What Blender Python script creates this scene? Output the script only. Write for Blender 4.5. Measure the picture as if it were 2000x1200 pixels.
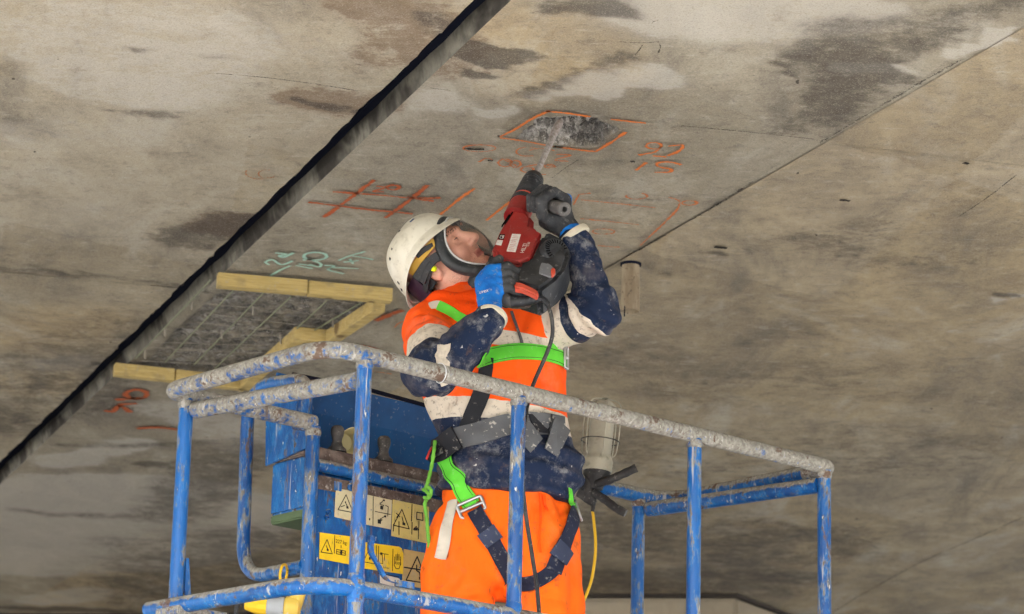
import bpy, bmesh, math, random
import numpy as np
from mathutils import Vector, Matrix, noise as mnoise

for o in list(bpy.data.objects):
    bpy.data.objects.remove(o, do_unlink=True)
SC = bpy.context.scene
COL = SC.collection
random.seed(7)
RNG = np.random.default_rng(7)

# ------------------------------------------------------------------ camera
FPX, PITCH, ROLL = 5965.0, math.radians(15.63), math.radians(1.474)
EYE = np.array([0.0, 0.0, 1.6])
FW = np.array([0.0, math.cos(PITCH), math.sin(PITCH)])
_U = np.array([0.0, -math.sin(PITCH), math.cos(PITCH)])
_R = np.array([1.0, 0.0, 0.0])
RT = math.cos(ROLL) * _R + math.sin(ROLL) * _U
UP = -math.sin(ROLL) * _R + math.cos(ROLL) * _U
cam_data = bpy.data.cameras.new('camera')
cam = bpy.data.objects.new('camera', cam_data)
COL.objects.link(cam)
SC.camera = cam
m = Matrix.Identity(4)
for i in range(3):
    m[i][0], m[i][1], m[i][2], m[i][3] = RT[i], UP[i], -FW[i], EYE[i]
cam.matrix_world = m
cam_data.sensor_width = 36.0
cam_data.lens = FPX / 2000.0 * 36.0
cam_data.clip_start = 0.1
cam_data.clip_end = 2000.0
cam_data.dof.use_dof = True
cam_data.dof.focus_distance = 7.75
cam_data.dof.aperture_fstop = 7.1

# ------------------------------------------------------------------ sky, sun, exposure
SUN_EL, SUN_AZ = math.radians(52), math.radians(200)      # azimuth clockwise from +Y: behind the camera
world = bpy.data.worlds.new('World')
SC.world = world
world.use_nodes = True
wn = world.node_tree.nodes
wl = world.node_tree.links
sky = wn.new('ShaderNodeTexSky')
sky.sky_type = 'NISHITA'
sky.sun_disc = False
sky.sun_elevation = SUN_EL
sky.sun_rotation = SUN_AZ
sky.air_density = 1.0
sky.dust_density = 4.0
sky.ozone_density = 0.6
bgn = wn['Background']
wl.new(sky.outputs[0], bgn.inputs[0])
bgn.inputs[1].default_value = 0.15
sun_data = bpy.data.lights.new('sun', 'SUN')
sun_data.energy = 1.5
sun_data.angle = math.radians(12)
sun_data.color = (1.0, 0.96, 0.90)
sun = bpy.data.objects.new('sun', sun_data)
COL.objects.link(sun)
sdir = Vector((math.sin(SUN_AZ) * math.cos(SUN_EL), math.cos(SUN_AZ) * math.cos(SUN_EL), math.sin(SUN_EL)))
sun.rotation_euler = sdir.to_track_quat('Z', 'Y').to_euler()
sun.location = (0, -20, 30)
SC.view_settings.view_transform = 'Standard'
SC.view_settings.look = 'None'
SC.view_settings.gamma = 1.0
SC.view_settings.use_curve_mapping = False
SC.view_settings.exposure = 2.75
SC.render.engine = 'CYCLES'
SC.cycles.max_bounces = 6
SC.cycles.diffuse_bounces = 3
SC.cycles.transparent_max_bounces = 12
SC.cycles.use_denoising = True
SC.cycles.use_adaptive_sampling = True
SC.cycles.adaptive_threshold = 0.03
SC.cycles.sample_clamp_indirect = 6.0

# ------------------------------------------------------------------ point helpers
def ray(x, y):
    return FW + RT * ((x - 1000.0) / FPX) + UP * ((600.0 - y) / FPX)
def at(x, y, Y):
    d = ray(x, y)
    return EYE + d * (Y / d[1])
def on_z(x, y, z):
    d = ray(x, y)
    return EYE + d * ((z - EYE[2]) / d[2])
def on_plane(x, y, p0, n):
    d = ray(x, y)
    return EYE + d * (np.dot(np.asarray(p0) - EYE, n) / np.dot(d, n))
def nrm(v):
    v = np.asarray(v, float)
    return v / (np.linalg.norm(v) + 1e-12)
def V3(*a):
    return np.array(a, float)

# ------------------------------------------------------------------ object helpers
def tag(o, label=None, cat=None, group=None, kind=None):
    if label: o['label'] = label
    if cat: o['category'] = cat
    if group: o['group'] = group
    if kind: o['kind'] = kind
    return o
def empty(name, loc=(0, 0, 0)):
    o = bpy.data.objects.new(name, None)
    o.empty_display_size = 0.1
    COL.objects.link(o)
    o.location = [float(v) for v in loc]
    return o
def link(name, me, mats, parent=None, smooth=True):
    for mt in (mats if isinstance(mats, (list, tuple)) else [mats]):
        me.materials.append(mt)
    if smooth:
        me.shade_smooth()
    o = bpy.data.objects.new(name, me)
    COL.objects.link(o)
    if parent is not None:
        o.parent = parent
        off = parent.location if parent.type == 'EMPTY' else Vector((0, 0, 0))   # meshes are in world coordinates
        o.matrix_parent_inverse = Matrix.Translation(-off)
    return o

class MB:
    """collects shapes for ONE mesh object, in world coordinates"""
    def __init__(s):
        s.v, s.f, s.m = [], [], []
        s.mat = 0
    def add(s, verts, faces):
        n = len(s.v)
        s.v += [tuple(float(c) for c in p) for p in verts]
        for fc in faces:
            s.f.append(tuple(n + i for i in fc))
            s.m.append(s.mat)
    def box(s, c, ax, ay, az, hx, hy, hz):
        c, ax, ay, az = (np.asarray(q, float) for q in (c, ax, ay, az))
        vs = []
        for sx, sy, sz in ((-1,-1,-1),(1,-1,-1),(1,1,-1),(-1,1,-1),(-1,-1,1),(1,-1,1),(1,1,1),(-1,1,1)):
            vs.append(c + ax * hx * sx + ay * hy * sy + az * hz * sz)
        s.add(vs, [(0,3,2,1),(4,5,6,7),(0,1,5,4),(1,2,6,5),(2,3,7,6),(3,0,4,7)])
    def bar(s, p, q, up, w, h):
        p, q = np.asarray(p, float), np.asarray(q, float)
        d = nrm(q - p); sd = nrm(np.cross(d, up)); u = np.cross(sd, d)
        s.box((p + q) / 2, d, sd, u, np.linalg.norm(q - p) / 2, w / 2, h / 2)
    def tube(s, path, r, n=12, cap=True, closed=False, jit=0.0):
        path = [np.asarray(p, float) for p in path]
        K = len(path)
        rr = r if isinstance(r, (list, tuple, np.ndarray)) else [r] * K
        t0 = nrm(path[1] - path[0])
        ref = V3(0, 0, 1) if abs(t0[2]) < 0.9 else V3(1, 0, 0)
        u = nrm(np.cross(t0, ref))
        vs, fs = [], []
        for i in range(K):
            if closed:
                t = nrm(path[(i + 1) % K] - path[i - 1])
            else:
                t = nrm(path[min(i + 1, K - 1)] - path[max(i - 1, 0)])
            u = nrm(u - t * np.dot(u, t)); w = np.cross(t, u)
            for k in range(n):
                a = 2 * math.pi * k / n
                rk = rr[i] * (1 + jit * (RNG.random() - .5))
                vs.append(path[i] + (u * math.cos(a) + w * math.sin(a)) * rk)
        for i in range(K if closed else K - 1):
            j = (i + 1) % K
            for k in range(n):
                fs.append((i * n + k, i * n + (k + 1) % n, j * n + (k + 1) % n, j * n + k))
        if cap and not closed:
            fs.append(tuple(range(n))[::-1])
            fs.append(tuple((K - 1) * n + k for k in range(n)))
        s.add(vs, fs)
    def lathe(s, p, d, prof, n=20, cap=True):
        """prof = [(distance along d, radius)]"""
        d = nrm(d)
        ref = V3(0, 0, 1) if abs(d[2]) < 0.9 else V3(1, 0, 0)
        u = nrm(np.cross(d, ref)); w = np.cross(d, u)
        vs, fs = [], []
        for (l, r) in prof:
            for k in range(n):
                a = 2 * math.pi * k / n
                vs.append(np.asarray(p) + d * l + (u * math.cos(a) + w * math.sin(a)) * r)
        for i in range(len(prof) - 1):
            for k in range(n):
                fs.append((i * n + k, i * n + (k + 1) % n, (i + 1) * n + (k + 1) % n, (i + 1) * n + k))
        if cap:
            fs.append(tuple(range(n))[::-1]); fs.append(tuple((len(prof) - 1) * n + k for k in range(n)))
        s.add(vs, fs)
    def prism(s, pts, n, d0, d1):
        """polygon pts (3D, planar) extruded along n from d0 to d1"""
        n = np.asarray(n, float); K = len(pts)
        s.add([np.asarray(p) + n * d0 for p in pts] + [np.asarray(p) + n * d1 for p in pts],
              [tuple(range(K))[::-1], tuple(range(K, 2 * K))] + [(i, (i + 1) % K, K + (i + 1) % K, K + i) for i in range(K)])
    def ribbon(s, path, wdir, w, n, thick):
        """strip along path: wdir[i] across, n[i] outward; w width, given thickness"""
        K = len(path); vs, fs = [], []
        for i in range(K):
            p = np.asarray(path[i]); a = np.asarray(wdir[i]) * w / 2; q = np.asarray(n[i]) * thick
            vs += [p - a, p + a, p + a + q, p - a + q]
        for i in range(K - 1):
            o = i * 4
            for k in range(4):
                fs.append((o + k, o + (k + 1) % 4, o + 4 + (k + 1) % 4, o + 4 + k))
        fs.append((3, 2, 1, 0)); o = (K - 1) * 4; fs.append((o, o + 1, o + 2, o + 3))
        s.add(vs, fs)
    def build(s, name, mats, parent=None, smooth=True, bevel=0.0, segs=2, sharp=35):
        me = bpy.data.meshes.new(name)
        me.from_pydata(s.v, [], s.f)
        me.polygons.foreach_set('material_index', s.m)
        bm = bmesh.new(); bm.from_mesh(me)
        bmesh.ops.recalc_face_normals(bm, faces=bm.faces)
        if bevel > 0:
            ed = [e for e in bm.edges if len(e.link_faces) == 2 and e.calc_face_angle(0) > math.radians(sharp)]
            bmesh.ops.bevel(bm, geom=ed, offset=bevel, segments=segs, affect='EDGES', clamp_overlap=True)
        bm.to_mesh(me); bm.free()
        o = link(name, me, mats, parent, smooth)
        if smooth:
            try: me.set_sharp_from_angle(angle=math.radians(40))
            except Exception: pass
        return o

def arc_path(pts, rad, n=7):
    """polyline with rounded corners"""
    pts = [np.asarray(p, float) for p in pts]
    rad = rad if isinstance(rad, (list, tuple)) else [rad] * len(pts)
    out = [pts[0]]
    for i in range(1, len(pts) - 1):
        a, b, c = pts[i - 1], pts[i], pts[i + 1]
        r = min(rad[i], np.linalg.norm(a - b) * .48, np.linalg.norm(c - b) * .48)
        p0 = b + nrm(a - b) * r; p1 = b + nrm(c - b) * r
        for k in range(n + 1):
            t = k / n
            out.append((1 - t) ** 2 * p0 + 2 * t * (1 - t) * b + t * t * p1)
    out.append(pts[-1])
    return out
def resample(pts, step):
    pts = [np.asarray(p, float) for p in pts]
    out = [pts[0]]
    for a, b in zip(pts[:-1], pts[1:]):
        k = max(1, int(np.linalg.norm(b - a) / step))
        out += [a + (b - a) * (j + 1) / k for j in range(k)]
    return out
def catmull(pts, n=8):
    P = [np.asarray(p, float) for p in pts]
    P = [2 * P[0] - P[1]] + P + [2 * P[-1] - P[-2]]
    out = []
    for i in range(1, len(P) - 2):
        for k in range(n):
            t = k / n
            out.append(.5 * (2 * P[i] + (P[i+1] - P[i-1]) * t + (2*P[i-1] - 5*P[i] + 4*P[i+1] - P[i+2]) * t*t + (3*P[i] - P[i-1] - 3*P[i+1] + P[i+2]) * t**3))
    out.append(P[-2])
    return out

# ------------------------------------------------------------------ materials
class NT:
    def __init__(s, name):
        s.mat = bpy.data.materials.new(name); s.mat.use_nodes = True
        s.t = s.mat.node_tree; s.n = s.t.nodes; s.l = s.t.links
        s.bsdf = s.n['Principled BSDF']; s.out = s.n['Material Output']
        s.co = s.n.new('ShaderNodeTexCoord').outputs['Object']
    def _in(s, sock, v):
        if hasattr(v, 'is_output') or hasattr(v, 'links'): s.l.new(v, sock)
        else: sock.default_value = v
    def noise(s, scale, detail=4, rough=.55, dist=0.0, vec=None, stretch=None):
        nd = s.n.new('ShaderNodeTexNoise')
        nd.inputs['Scale'].default_value = scale; nd.inputs['Detail'].default_value = detail
        nd.inputs['Roughness'].default_value = rough; nd.inputs['Distortion'].default_value = dist
        v = vec or s.co
        if stretch:
            mp = s.n.new('ShaderNodeMapping'); mp.inputs['Scale'].default_value = stretch[:3]
            if len(stretch) > 3: mp.inputs['Rotation'].default_value = (0, 0, stretch[3])
            s.l.new(v, mp.inputs[0]); v = mp.outputs[0]
        s.l.new(v, nd.inputs['Vector'])
        return nd.outputs['Fac']
    def voro(s, scale, feature='F1', vec=None, out='Distance'):
        nd = s.n.new('ShaderNodeTexVoronoi'); nd.feature = feature
        nd.inputs['Scale'].default_value = scale
        s.l.new(vec or s.co, nd.inputs['Vector'])
        return nd.outputs[out]
    def math(s, op, a, b=0.0, clamp=False):
        nd = s.n.new('ShaderNodeMath'); nd.operation = op; nd.use_clamp = clamp
        s._in(nd.inputs[0], a); s._in(nd.inputs[1], b)
        return nd.outputs[0]
    def step(s, v, lo, hi, olo=0.0, ohi=1.0):
        nd = s.n.new('ShaderNodeMapRange'); nd.interpolation_type = 'SMOOTHSTEP'
        s._in(nd.inputs[0], v)
        for k, q in enumerate((lo, hi, olo, ohi)): nd.inputs[1 + k].default_value = q
        return nd.outputs[0]
    def mix(s, fac, a, b, mode='MIX'):
        nd = s.n.new('ShaderNodeMix'); nd.data_type = 'RGBA'; nd.blend_type = mode
        nd.clamp_factor = True
        s._in(nd.inputs[0], fac)
        for sock, v in ((nd.inputs[6], a), (nd.inputs[7], b)):
            s._in(sock, v if hasattr(v, 'links') else (*v[:3], 1.0))
        return nd.outputs[2]
    def attr(s, name, out='Fac'):
        nd = s.n.new('ShaderNodeAttribute'); nd.attribute_name = name
        return nd.outputs[out]
    def ramp(s, v, stops, interp='CONSTANT'):
        nd = s.n.new('ShaderNodeValToRGB'); cr = nd.color_ramp; cr.interpolation = interp
        while len(cr.elements) < len(stops): cr.elements.new(0.5)
        for e, (p, c) in zip(cr.elements, stops):
            e.position = p; e.color = (*c[:3], 1.0)
        s._in(nd.inputs[0], v)
        return nd.outputs[0]
    def rand(s):
        return s.n.new('ShaderNodeObjectInfo').outputs['Random']
    def nz(s):
        g = s.n.new('ShaderNodeNewGeometry'); sp = s.n.new('ShaderNodeSeparateXYZ')
        s.l.new(g.outputs['Normal'], sp.inputs[0])
        return sp.outputs[2]
    def bump(s, h, strength=.3, dist=.01):
        nd = s.n.new('ShaderNodeBump'); nd.inputs['Strength'].default_value = strength
        nd.inputs['Distance'].default_value = dist
        s.l.new(h, nd.inputs['Height']); s.l.new(nd.outputs[0], s.bsdf.inputs['Normal'])
    def done(s, color, rough=.7, metal=0.0, spec=.5):
        s._in(s.bsdf.inputs['Base Color'], color if hasattr(color, 'links') else (*color[:3], 1.0))
        s._in(s.bsdf.inputs['Roughness'], rough); s._in(s.bsdf.inputs['Metallic'], metal)
        s._in(s.bsdf.inputs['Specular IOR Level'], spec)
        return s.mat
def srgb(r, g, b):
    return tuple(((c / 255) / 12.92 if c / 255 < .04045 else ((c / 255 + .055) / 1.055) ** 2.4) for c in (r, g, b))

def mat_worn(name, base, var=.25, rough=.55, dust=(.30, .29, .26), dust_amt=.35, scale=40.0, spec=.4, metal=0.0, grime=.25):
    """plain paint / plastic / rubber with dust specks and a little grime"""
    n = NT(name)
    big = n.noise(scale * .25, 4)
    dk = tuple(c * (1 - var) for c in base)
    c = n.mix(n.step(big, .35, .65), base, dk)
    sp = n.step(n.noise(scale * 2.2, 3, .6), .60, .70)
    film = n.step(n.noise(scale * .5, 5, .65), .45, .75)
    c = n.mix(n.math('MULTIPLY', film, dust_amt * .6), c, dust)
    c = n.mix(n.math('MULTIPLY', sp, dust_amt), c, dust)
    c = n.mix(n.math('MULTIPLY', n.step(n.noise(scale * .8, 4), .58, .75), grime), c, (.02, .018, .016))
    n.bump(n.noise(scale * 3, 3), .15, .004)
    return n.done(c, n.step(film, 0, 1, rough, min(1, rough + .25)), metal, spec)

def mat_blue_steel(name, cover, topcover, seed=0.0, st=1.0):
    """blue painted tube: cement dust on top, splashes, rust"""
    n = NT(name)
    mp = n.n.new('ShaderNodeMapping'); mp.inputs['Location'].default_value = (seed, seed * 2, seed * 3); mp.inputs['Scale'].default_value = (1, 1, st)
    n.l.new(n.co, mp.inputs[0]); n.co = mp.outputs[0]
    fine = n.noise(95, 5, .7); mid = n.noise(34, 5, .68, .3); big = n.noise(5, 3)
    blue = n.mix(n.step(big, .3, .7), (.002, .098, .34), (.001, .046, .19))
    blue = n.mix(n.math('MULTIPLY', n.step(mid, .45, .62), .55), blue, (.014, .185, .47))
    blue = n.mix(n.math('MULTIPLY', n.step(fine, .52, .66), .45), blue, (.02, .065, .14))
    grey = n.mix(n.step(fine, .35, .68), (.31, .30, .265), (.155, .145, .125))
    grey = n.mix(n.math('MULTIPLY', n.step(n.noise(120, 3), .62, .70), .7), grey, (.50, .48, .43))
    up = n.step(n.nz(), -.2, .75)
    f1 = n.math('ADD', n.math('MULTIPLY', up, topcover), cover)
    msk = n.step(n.math('ADD', n.math('ADD', n.math('MULTIPLY', mid, .8), n.math('MULTIPLY', fine, .45)), f1), .98, 1.10)
    c = n.mix(msk, blue, grey)
    spl = n.step(n.noise(95, 3, .6), .69, .71)
    c = n.mix(spl, c, (.60, .58, .54))
    drip = n.step(n.noise(42, 4, .7, .2, stretch=(1, 1, .16)), .60, .66)
    c = n.mix(n.math('MULTIPLY', drip, .75), c, (.40, .39, .36))
    rstr = n.step(n.noise(30, 4, .7, .2, stretch=(1.3, 1.3, .22)), .62, .68)
    c = n.mix(n.math('MULTIPLY', rstr, .7), c, (.12, .085, .07))
    rust = n.step(n.math('ADD', n.noise(17, 5, .7), n.math('MULTIPLY', fine, .35)), .755, .82)
    c = n.mix(n.math('MULTIPLY', rust, .85), c, (.105, .060, .040))
    n.bump(n.math('ADD', n.math('MULTIPLY', msk, .9), n.math('MULTIPLY', fine, .8)), .5, .006)
    n.bsdf.inputs['Coat Roughness'].default_value = .30
    n.l.new(n.step(msk, 0, 1, .06, 0.0), n.bsdf.inputs['Coat Weight'])
    return n.done(c, n.step(msk, 0, 1, .32, .9), 0.0, .34)

def mat_concrete(name):
    n = NT(name)
    big = n.noise(.8, 4, .6, .4); mid = n.noise(4.2, 5, .68, .5); n11 = n.noise(13, 5, .72, .3); fine = n.noise(42, 4, .7)
    streak = n.noise(2.6, 5, .70, .7, stretch=(1.0, .42, 1.0, -.36))
    warm = n.attr('warm'); dark = n.attr('dark'); light = n.attr('light'); rust = n.attr('rust'); rough = n.attr('rough')
    grey = n.mix(n.step(big, .28, .72), (.356, .325, .248), (.222, .199, .150))
    tan = n.mix(n.step(mid, .28, .72), (.460, .366, .215), (.285, .222, .136))
    c = n.mix(warm, grey, tan)
    mp = n.n.new('ShaderNodeMapping'); mp.inputs['Rotation'].default_value = (0, 0, -.36); mp.inputs['Scale'].default_value = (1.55, .72, 1)
    wb = n.n.new('ShaderNodeVectorMath'); wb.operation = 'ADD'; n.l.new(n.co, wb.inputs[0])
    wc = n.n.new('ShaderNodeCombineXYZ'); n.l.new(n.math('MULTIPLY', n.math('SUBTRACT', n11, .5), .09), wc.inputs[0]); n.l.new(n.math('MULTIPLY', n.math('SUBTRACT', mid, .5), .16), wc.inputs[1])
    n.l.new(wc.outputs[0], wb.inputs[1]); n.l.new(wb.outputs[0], mp.inputs[0])
    sx = n.n.new('ShaderNodeSeparateXYZ'); n.l.new(mp.outputs[0], sx.inputs[0])
    cb = n.n.new('ShaderNodeCombineXYZ'); n.l.new(n.math('FLOOR', sx.outputs[0]), cb.inputs[0]); n.l.new(n.math('FLOOR', sx.outputs[1]), cb.inputs[1])
    wn_ = n.n.new('ShaderNodeTexWhiteNoise'); wn_.noise_dimensions = '2D'; n.l.new(cb.outputs[0], wn_.inputs['Vector'])
    board = wn_.outputs['Value']
    c = n.mix(n.step(board, .5, 1.0, 0, .30), c, (.17, .155, .13)); c = n.mix(n.step(board, .5, 0.0, 0, .26), c, (.46, .43, .36))
    c = n.mix(n.math('MULTIPLY', n.step(streak, .45, .72), .72), c, (.145, .132, .112))
    c = n.mix(n.math('MULTIPLY', n.step(streak, .50, .26), .60), c, (.47, .45, .385))
    c = n.mix(n.math('MULTIPLY', n.step(n11, .50, .76), .52), c, (.122, .110, .095))
    c = n.mix(n.math('MULTIPLY', n.step(n11, .46, .26), .38), c, (.50, .475, .41))
    c = n.mix(n.math('MULTIPLY', n.step(fine, .52, .74), .34), c, (.115, .104, .09))
    scr = n.step(n.noise(21, 4, .7, .2, stretch=(.35, 1.5, 1)), .60, .70)
    c = n.mix(n.math('MULTIPLY', scr, .30), c, (.52, .50, .44))
    pore = n.step(n.noise(75, 3, .6), .63, .72)
    c = n.mix(n.math('MULTIPLY', pore, .45), c, (.085, .075, .065))
    # authored stains and broad tones broken up by noise
    brk = n.math('SUBTRACT', n.math('ADD', n.math('MULTIPLY', mid, .55), n.math('ADD', n.math('MULTIPLY', n11, .55), n.math('MULTIPLY', fine, .30))), .70)
    def stain_tone(a, lo=.30, hi=.85, k=1.25):
        return n.step(n.math('MULTIPLY', a, n.math('ADD', n.math('MULTIPLY', brk, k * 2.4), 1.15)), lo, hi)
    c = n.mix(n.math('MULTIPLY', stain_tone(light, .12, .85), .34), c, (.52, .50, .45))
    c = n.mix(n.math('MULTIPLY', stain_tone(light, .40, .62), .30), c, (.55, .53, .48))
    c = n.mix(n.math('MULTIPLY', stain_tone(rust, .15, .85), .40), c, (.150, .085, .045))
    c = n.mix(n.math('MULTIPLY', stain_tone(rust, .42, .58), .35), c, (.130, .075, .042))
    c = n.mix(n.math('MULTIPLY', stain_tone(dark, .10, .95), .62), c, (.052, .044, .037))
    c = n.mix(n.math('MULTIPLY', stain_tone(dark, .36, .72), .36), c, (.060, .050, .042))
    agg = n.voro(62, 'F1', out='Color')
    ag2 = n.n.new('ShaderNodeSeparateColor'); n.l.new(agg, ag2.inputs[0])
    ac = n.ramp(ag2.outputs[0], [(0, (.06, .06, .06)), (.3, (.14, .135, .125)), (.6, (.24, .23, .21)), (.82, (.46, .45, .42))])
    ac = n.mix(n.step(fine, .42, .60), ac, (.075, .07, .066))
    ac = n.mix(n.math('MULTIPLY', n.step(n11, .50, .66), .70), ac, (.50, .49, .46))
    ac = n.mix(n.step(n.noise(140, 4, .7), .54, .64), ac, (.46, .45, .42))
    ac = n.mix(n.step(mid, .40, .58), ac, n.mix(.6, ac, (.05, .048, .046)))
    c = n.mix(rough, c, ac)
    gr = n.noise(230, 2, .6)
    c = n.mix(n.step(gr, .5, .78, 0, .40), c, (.07, .06, .05)); c = n.mix(n.step(gr, .48, .24, 0, .34), c, (.58, .54, .46))
    hole = n.step(n.noise(26, 2, .5, stretch=(1, .45, 1)), .765, .78)
    c = n.mix(n.math('MULTIPLY', hole, .85), c, (.045, .038, .032))
    hgt = n.math('ADD', n.math('MULTIPLY', n11, .9), n.math('MULTIPLY', fine, .5))
    n.bump(hgt, .5, .012)
    return n.done(c, .92, 0, .15)

M = {}
M['concrete'] = mat_concrete('soffit_concrete')
M['rail'] = mat_blue_steel('cement_caked_blue_steel', .465, .14)
M['rail_grey'] = mat_blue_steel('cement_coated_rail', .545, .10, 1.9)
M['post'] = mat_blue_steel('worn_blue_steel', .335, .20, 3.1, .3)
M['lowrail'] = mat_blue_steel('scuffed_blue_steel', .29, .25, 5.7)
M['dirtybar'] = mat_blue_steel('dark_dirty_blue_steel', .30, .34, 9.3)
M['boxblue'] = mat_blue_steel('splashed_blue_panel', .25, .20, 7.7, .45)
# ================================================================== the setting: ground, deck soffit, abutment
HS = 4.39                      # height of the deck soffit above the ground
def sof(x, y): return on_z(x, y, HS)

def seg_dist(P, pts):
    d = np.full(len(P), 1e9)
    for a, b in zip(pts[:-1], pts[1:]):
        ab = b - a; t = np.clip(((P - a) @ ab) / (ab @ ab + 1e-12), 0, 1)
        d = np.minimum(d, np.linalg.norm(P - a - t[:, None] * ab, axis=1))
    return d
def in_poly(P, poly):
    x, y = P[:, 0], P[:, 1]; r = np.zeros(len(P), bool); n = len(poly)
    for i in range(n):
        x0, y0 = poly[i]; x1, y1 = poly[(i + 1) % n]
        c = ((y0 > y) != (y1 > y)) & (x < (x1 - x0) * (y - y0) / (y1 - y0 + 1e-12) + x0)
        r ^= c
    return r
def poly_sd(P, poly):
    d = seg_dist(P, list(poly) + [poly[0]])
    return np.where(in_poly(P, poly), -d, d)
def smooth(x): x = np.clip(x, 0, 1); return x * x * (3 - 2 * x)
def xy(pts): return [sof(*p)[:2] for p in pts]

STAINS_TONES = [  # kind, soffit points, half width (m), softness (m), strength
 ('dark', [(1600,90),(1700,110),(1665,165),(1625,215)], .05, .12, .66), ('dark', [(1700,112),(1770,150)], .03, .06, .72), ('dark', [(1530,115),(1580,110)], .015, .04, .75), ('dark', [(1545,133),(1562,131)], .015, .03, .8),
 ('dark', [(1850,30),(1780,65),(1720,50),(1620,60)], .05, .12, .52), ('dark', [(1950,15),(1890,60),(1800,100)], .03, .08, .52), ('dark', [(1550,250),(1625,212),(1690,190)], .03, .12, .48),
 ('dark', [(1075,12),(1230,16)], .02, .09, .72), ('dark', [(905,88),(945,105),(995,105)], .055, .03, 1.0), ('dark', [(918,141),(945,143)], .02, .015, 1.1),

 ('dark', [(1440,180),(1500,200)], .03, .12, .30), ('dark', [(460,430),(420,448),(360,470)], .05, .10, .72),
 ('rust', [(460,430),(420,448)], .05, .10, .8), ('rust', [(600,185),(690,205)], .05, .12, .6), ('dark', [(590,182),(640,205),(700,214)], .012, .03, .75),
 ('rust', [(760,20),(850,60),(820,120)], .10, .20, .50), ('dark', [(840,25),(870,45)], .03, .06, .55),
 ('dark', [(0,480),(200,470),(430,500)], .10, .30, .22), ('dark', [(0,529),(130,527),(300,548),(390,564)], .012, .05, .60),
 ('dark', [(0,820),(120,790),(210,700)], .10, .32, .52), ('dark', [(0,740),(140,690),(260,640)], .08, .30, .40), ('dark', [(0,600),(180,620)], .05, .20, .22),
 ('warm', [(0,650),(90,650),(150,630)], .10, .25, .9), ('warm', [(0,750),(60,745)], .10, .2, .6), ('light', [(110,715),(160,700)], .05, .12, .45),
 ('light', [(40,60),(200,70),(380,70)], .18, .22, .46), ('light', [(180,150),(330,180),(380,120)], .12, .10, .50), ('light', [(60,260),(220,240)], .10, .2, .35), ('light', [(450,70),(640,90)], .06, .15, .35),
 ('light', [(0,440),(160,430)], .15, .3, .28), ('dark', [(20,220),(60,250)], .04, .12, .35), ('dark', [(240,215),(320,222)], .015, .06, .55), ('dark', [(250,108),(272,104)], .012, .03, .6), ('dark', [(380,118),(420,112)], .02, .04, .4),
 ('light', [(1130,165),(1200,155),(1280,145)], .03, .10, .70), ('light', [(1080,185),(1200,182)], .03, .05, .65), ('light', [(935,222),(1010,220)], .02, .03, .80), ('light', [(1330,15),(1480,25),(1600,20)], .12, .22, .55),
 ('light', [(1350,5),(1600,0)], .10, .2, .35), ('warm', [(1010,60),(1080,100),(1060,140)], .12, .2, .8), ('dark', [(1060,180),(1090,160)], .03, .06, .60), ('dark', [(1120,140),(1180,125),(1210,105)], .02, .05, .5), ('light', [(820,195),(850,200)], .05, .08, .5),
 ('light', [(1470,110),(1580,75),(1650,30)], .02, .06, .42), ('light', [(1680,126),(1790,134)], .03, .03, .70), ('light', [(1900,105),(2000,55)], .02, .015, .8), ('light', [(1300,390),(1420,300)], .02, .05, .3),

 ('dark', [(1560,470),(1660,480),(1700,450)], .08, .22, .40), ('dark', [(1700,500),(1860,500)], .06, .20, .36), ('dark', [(1700,420),(1860,400),(1960,360)], .02, .12, .30),
 ('dark', [(1250,640),(1450,600)], .10, .3, .20), ('dark', [(1210,700),(1400,760),(1600,730)], .15, .4, .34), ('dark', [(1200,880),(1400,900),(1750,880)], .25, .6, .36),
 ('dark', [(1150,1020),(1300,1040),(1500,1060)], .35, .6, .46), ('dark', [(1150,1130),(1450,1135)], .2, .5, .55), ('dark', [(1500,760),(1750,775),(1990,770)], .05, .20, .30), ('light', [(1250,950),(1350,935)], .05, .2, .18), ('dark', [(1400,700),(1560,640)], .04, .2, .30),  # broad soft fields, darker towards the far end
 ('light', [(1930,580),(1960,575)], .02, .03, .75), ('dark', [(1935,568),(1955,572)], .012, .02, .9), ('dark', [(1395,482),(1420,485)], .010, .02, .9), ('dark', [(1300,520),(1320,525)], .015, .03, .6),
 ('dark', [(1150,320),(1200,322)], .02, .05, .40),
 ('dark', [(1180,380),(1330,382)], .008, .03, .50), ('dark', [(690,420),(900,410)], .1, .4, .22), ('dark', [(480,500),(700,470)], .15, .4, .28), ('light', [(560,400),(640,360)], .03, .15, .3), ('dark', [(660,300),(760,290)], .05, .2, .2),
 ('light', [(100,960),(220,955),(300,975)], .18, .18, .85), ('light', [(110,900),(250,865)], .08, .12, .7), ('light', [(0,1060),(160,1050),(260,1000)], .6, .4, 1.0), ('light', [(90,1170),(180,1155)], .10, .15, .6), ('light', [(330,800),(460,830),(500,870)], .10, .2, .50),
 ('dark', [(60,995),(200,1010),(330,1000)], .02, .10, .45), ('dark', [(330,1005),(400,930),(460,880)], .10, .25, .52), ('dark', [(250,1060),(330,1090),(270,1140)], .10, .3, .42), ('dark', [(400,1150),(550,1080),(600,1140)], .4, .8, .50), ('dark', [(110,860),(300,868),(480,862)], .02, .08, .5),
 ('dark', [(300,905),(330,907)], .03, .06, .8), ('dark', [(420,970),(470,960)], .03, .08, .6), ('dark', [(500,780),(640,800),(640,700)], .15, .4, .38), ('dark', [(0,1185),(250,1192)], .03, .1, .7), ('light', [(330,990),(450,975)], .04, .12, .35),
 ('rust', [(500,330),(540,345)], .04, .08, .25), ('warm', [(1200,560),(1700,560),(1990,500)], .4, .8, .25),
]
def noise_np(P, s, seed=0.0):
    return np.array([mnoise.noise((p[0] * s + seed, p[1] * s - seed, seed)) for p in P])

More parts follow.
